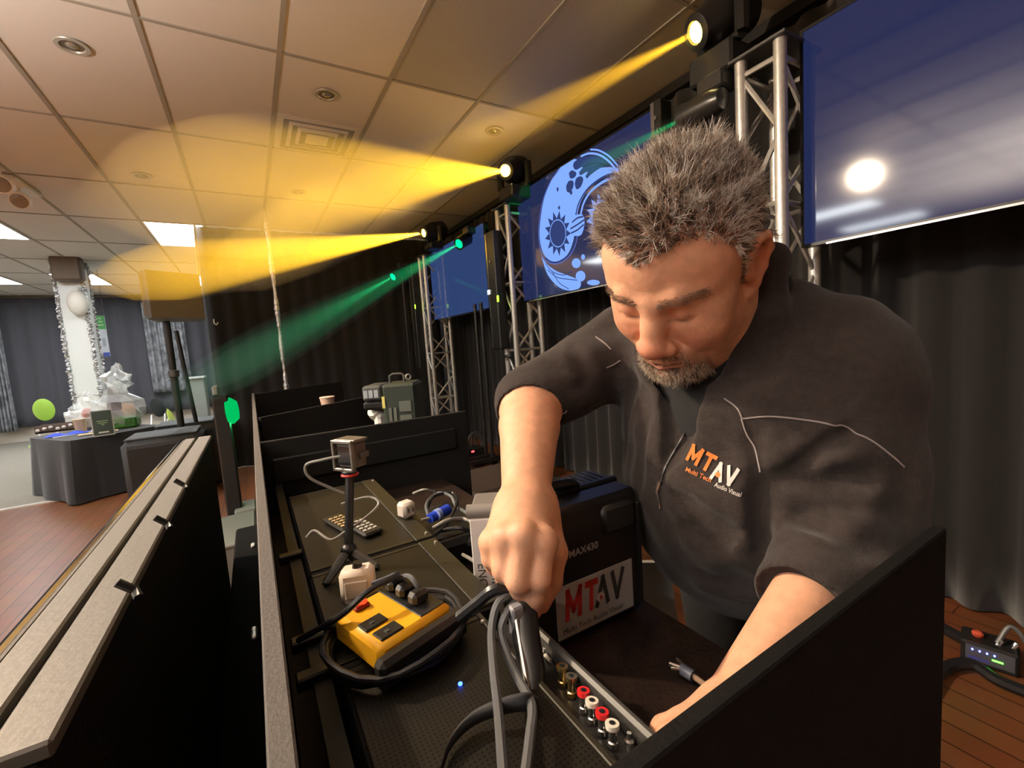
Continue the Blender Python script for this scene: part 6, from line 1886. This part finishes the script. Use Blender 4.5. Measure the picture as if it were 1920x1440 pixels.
# strands gather in small spiky locks
N_C = 1300
cl_i = rs.choice(N_H, N_C, replace=False)
near_c = np.zeros(N_H, int)
for k in range(0, N_H, 2000):
    near_c[k:k + 2000] = np.argmin(((rootL[k:k + 2000, None, :] - rootL[cl_i][None]) ** 2).sum(-1), 1)
ci = cl_i[near_c]
tipc = rootL[ci] + dL[ci] * (lens[ci] * rs.uniform(.9, 1.25, N_C)[near_c])[:, None]
loose = rs.random(N_H) < .10
to = tipc - rootL; tl2 = np.linalg.norm(to, axis=1)
dcl = to / (tl2[:, None] + 1e-9)
mixw = np.where(loose, .15, .78)[:, None]
dL = dL * (1 - mixw) + dcl * mixw + rs.normal(size=(N_H, 3)) * .07
dL /= np.linalg.norm(dL, axis=1, keepdims=True)
lens = np.where(loose, lens * 1.05, np.clip(tl2, .005, .034) * rs.uniform(.8, 1.08, N_H))
grey = .55 * rs.random(N_C)[near_c] + .45 * rs.random(N_H)
cA, cB, cC = np.array(srgb(92, 78, 68)), np.array(srgb(176, 160, 144)), np.array(srgb(255, 250, 240))
sidew = np.clip((np.abs(rootL[:, 0]) - .055) / .02, 0, 1)
g2 = grey + .05 * sidew
hc_ = np.where((g2 > .66)[:, None], cC, np.where((g2 > .42)[:, None], cB, cA)) * rs.uniform(.8, 1.15, (N_H, 1))
strands('hair', rootL @ HR.T + HT, nL @ HR.T, dL @ HR.T, lens, np.full(N_H, .00058), hc_, M_hair, .30)
# --- goatee and moustache
bm_w = (np.clip((-.060 - L_[:, 2]) / .02, 0, 1) * (L_[:, 1] > .056) * (np.abs(L_[:, 0]) < .046) * near * (lipm < .45))
moust = (np.abs(L_[:, 2] + .0635) < .0065) * (np.abs(L_[:, 0]) < .030) * (L_[:, 1] > .085) * near * (lipm < .55)
chin_m = bm_w * ((np.abs(L_[:, 0]) < .034) | (L_[:, 2] < -.088))
N_B = 5200
jj = pick((chin_m > .25) | (moust > 0), N_B)
rL = L_[jj] + rs.normal(size=(N_B, 3)) * .0008; nB = vn[jj] @ HR
dB = nB * .55 + np.array([0, .15, -.8]) + rs.normal(size=(N_B, 3)) * .3; dB /= np.linalg.norm(dB, axis=1, keepdims=True)
lb_ = np.where(rL[:, 2] < -.09, .0085, .0050) * rs.uniform(.5, 1.2, N_B)
gB = rs.random(N_B); cb_ = np.where((gB > .62)[:, None], np.array(srgb(225, 212, 192)), np.where((gB > .3)[:, None], np.array(srgb(150, 126, 104)), np.array(srgb(84, 66, 54))))
strands('beard', rL @ HR.T + HT, nB @ HR.T, dB @ HR.T, lb_, np.full(N_B, .00030), cb_, M_hair, .35)
# --- eyebrows
N_E = 800
br_m = np.zeros(len(sv), bool)
for s_ in (-1, 1):
    x = np.abs(L_[:, 0])
    br_m |= (np.sign(L_[:, 0]) == s_) & (x > .012) & (x < .062) & (np.abs(L_[:, 2] - (.0165 + .006 * np.sin((x - .012) / .042 * 2.4))) < .0058) & (L_[:, 1] > .050) & near
if br_m.any():
    jj = pick(br_m, N_E); rE = L_[jj] + rs.normal(size=(N_E, 3)) * .0005; nE = vn[jj] @ HR
    sx = np.sign(rE[:, 0])
    dE = nE * .35 + np.stack([sx * .9, np.zeros(N_E), .15 + rs.normal(size=N_E) * .2], 1); dE /= np.linalg.norm(dE, axis=1, keepdims=True)
    strands('eyebrows', rE @ HR.T + HT, nE @ HR.T, dE @ HR.T, np.full(N_E, .0058) * rs.uniform(.6, 1.2, N_E), np.full(N_E, .00024), np.tile(np.array(srgb(112, 90, 74)), (N_E, 1)) * rs.uniform(.6, 1.6, (N_E, 1)), M_hair, .3)

# --- trousers
tr = SDF()
tr.ell(PELV + np.array([-.005, 0, -.02]), (.150, .185, .13), .06)
for s_ in (-1, 1):
    hip = PELV + np.array([.02, s_ * .095, -.02]); kn = np.array([.87, .46 + s_ * .11, .52]); an = np.array([.92, .46 + s_ * .12, .09])
    tr.chain([hip, kn, an], [.112, .082, .066], .05)
tvv, tf = surface(tr, (.6, .05, 0.02), (1.2, .8, 1.15), .009)
attach(np_mesh('trousers', tvv, tf, mat('trouser_black', (.02, .02, .022), .85, bump=.2, bscale=120)), person)
for s_ in (-1, 1):
    an = np.array([.92, .46 + s_ * .12, .0])
    sh = SDF(); sh.cone(an + np.array([.04, 0, .045]), an + np.array([-.17, s_ * .02, .036]), .052, .042, .03); sh.cone(an + np.array([0, 0, .06]), an + np.array([0, 0, .11]), .05, .05, .03)
    v2, f2 = surface(sh, an + np.array([-.3, -.1, -.03]), an + np.array([.15, .1, .2]), .007)
    v2[:, 2] = np.maximum(v2[:, 2], .002)
    attach(np_mesh('shoe', v2, f2, mat('shoe_black', (.015, .015, .015), .4)), person)

jv, jf = surface(jk, (.22, -.02, .75), (1.1, .85, 1.58), .0042)
M_fleece = mat('fleece', (.040, .031, .028), .95, sheen=.12, bump=.35, bscale=420, noise=.25, nscale=90, spec=.2)
jv = relax(jv, jf, np.full(len(jv), .5), 2)
jacket = np_mesh('jacket', jv, jf, M_fleece); attach(jacket, person)
pv, pf = surface(polo, (.35, .1, .9), (.95, .7, 1.58), .007)
attach(np_mesh('undershirt', pv, pf, mat('polo_charcoal', (.010, .0095, .010), .85, bump=.2, bscale=300)), person)
# light stitching along the seams
M_stitch = mat('stitch_grey', (.30, .26, .25), .8)
def seam(pix, r=.0011, dashed=True):
    Q = jk.hit(pix); Q = jk.project(np.array(bez(list(Q), 14)), 3)
    Q = Q + jk.grad(Q) * .0006
    o = W(MB().tube(list(Q), r, 5), 'seam_stitching', M_stitch, jacket, True)
for s_ in ([(1358, 747), (1382, 765), (1392, 785)], [(1392, 785), (1440, 781), (1500, 786), (1560, 797), (1610, 815), (1660, 845), (1695, 875)],
           [(1390, 785), (1400, 815), (1415, 840), (1425, 885)], [(1060, 622), (1085, 612), (1112, 616)], [(1117, 632), (1135, 645), (1145, 655)], [(1137, 690), (1150, 684), (1163, 676)],
           [(1010, 792), (1040, 782), (1062, 770)]):
    seam(s_)
# zip and its puller
zq = jk.hit([(1302, 765), (1285, 810), (1262, 850), (1246, 880), (1240, 905)]); zq = zq + jk.grad(zq) * .001
W(MB().tube(bez(list(zq), 8), .0018, 6), 'zip', mat('zip_dark', (.06, .055, .055), .35, .5), jacket, True)
zz_ = jk.hit([(1238, 900), (1234, 920), (1238, 935), (1240, 952)]); zz_ = zz_ + jk.grad(zz_) * .003
W(MB().tube(list(zz_), .0025, 8, rs=[.003, .0034, .002, .002]), 'zip_puller', mat('zip_steel', (.45, .43, .42), .25, .9), jacket, True)
# embroidered logo, wrapped on to the jacket
def wrap_text(s, size, m, pa, pb, name, off=.0012, **kw):
    """lettering from pixel pa to pixel pb laid on the jacket surface"""
    A, B = jk.hit([pa, pb]); g = jk.grad(np.array([(A + B) / 2]))[0]
    r = (B - A) / np.linalg.norm(B - A); u = np.cross(g, r); u /= np.linalg.norm(u)
    me = text_mesh(s, 1.0, align='LEFT', **kw)
    n = len(me.vertices); c = np.zeros(n * 3, np.float32); me.vertices.foreach_get('co', c); c = c.reshape(-1, 3)
    wx = c[:, 0].max() - c[:, 0].min()
    sc_ = np.linalg.norm(B - A) / wx
    q = A + np.outer((c[:, 0] - c[:, 0].min()) * sc_, r) + np.outer(c[:, 1] * (size if size else sc_), u)
    q = jk.drop(q, g) + g * off
    me.vertices.foreach_set('co', q.astype(np.float32).ravel()); me.update()
    me.materials.clear(); me.materials.append(m)
    o = bpy.data.objects.new(name, me); COL.objects.link(o); attach(o, jacket)
M_lo = mat('thread_orange', (.85, .22, .04), .6); M_lw = mat('thread_white', (.72, .68, .64), .6)
def wrap_blocks(s, m, pa, pb, ht):
    A, B = jk.hit([pa, pb]); g = jk.grad(np.array([(A + B) / 2]))[0]
    r = (B - A) / np.linalg.norm(B - A); u = np.cross(g, r); u /= np.linalg.norm(u)
    qd, tw_ = block_letters(s); L = np.linalg.norm(B - A); vs_ = []; fs_ = []
    for q in qd:                      # each stroke is a strip of small quads so that it follows the cloth
        for t in range(7):
            f = t / 6
            for (a, b) in ((q[0], q[3]), (q[1], q[2])):
                p = a + (b - a) * f; vs_.append(A + r * (p[0] / tw_ * L) + u * ((p[1] - .5) * ht))
            if t: n = len(vs_); fs_.append((n - 4, n - 3, n - 1, n - 2))
    q = jk.drop(np.array(vs_), g) + g * .0013
    W(MB().add(list(q), fs_), 'logo_lettering', m, jacket)
    return A, B, u
wrap_blocks('MT', M_lo, (1293, 846), (1339, 872), .025)
A_, B_, u_ = wrap_blocks('AV', M_lw, (1337, 880), (1384, 898), .025)
qd_ = jk.project(np.array([A_ + (B_ - A_) * .27 - u_ * .004]), 3)
g_ = jk.grad(qd_)
W(MB().lathe([(0, .0018), (.0035, .0018), (.0035, .0010), (0, .0010)], qd_[0], g_[0], 14), 'logo_disc', M_lo, jacket)
wrap_text('Multi Tech', .0085, M_lo, (1287, 880), (1334, 901), 'logo_lettering', offset=.01)
wrap_text('Audio Visual', .0085, M_lw, (1341, 908), (1391, 928), 'logo_lettering', offset=.01)
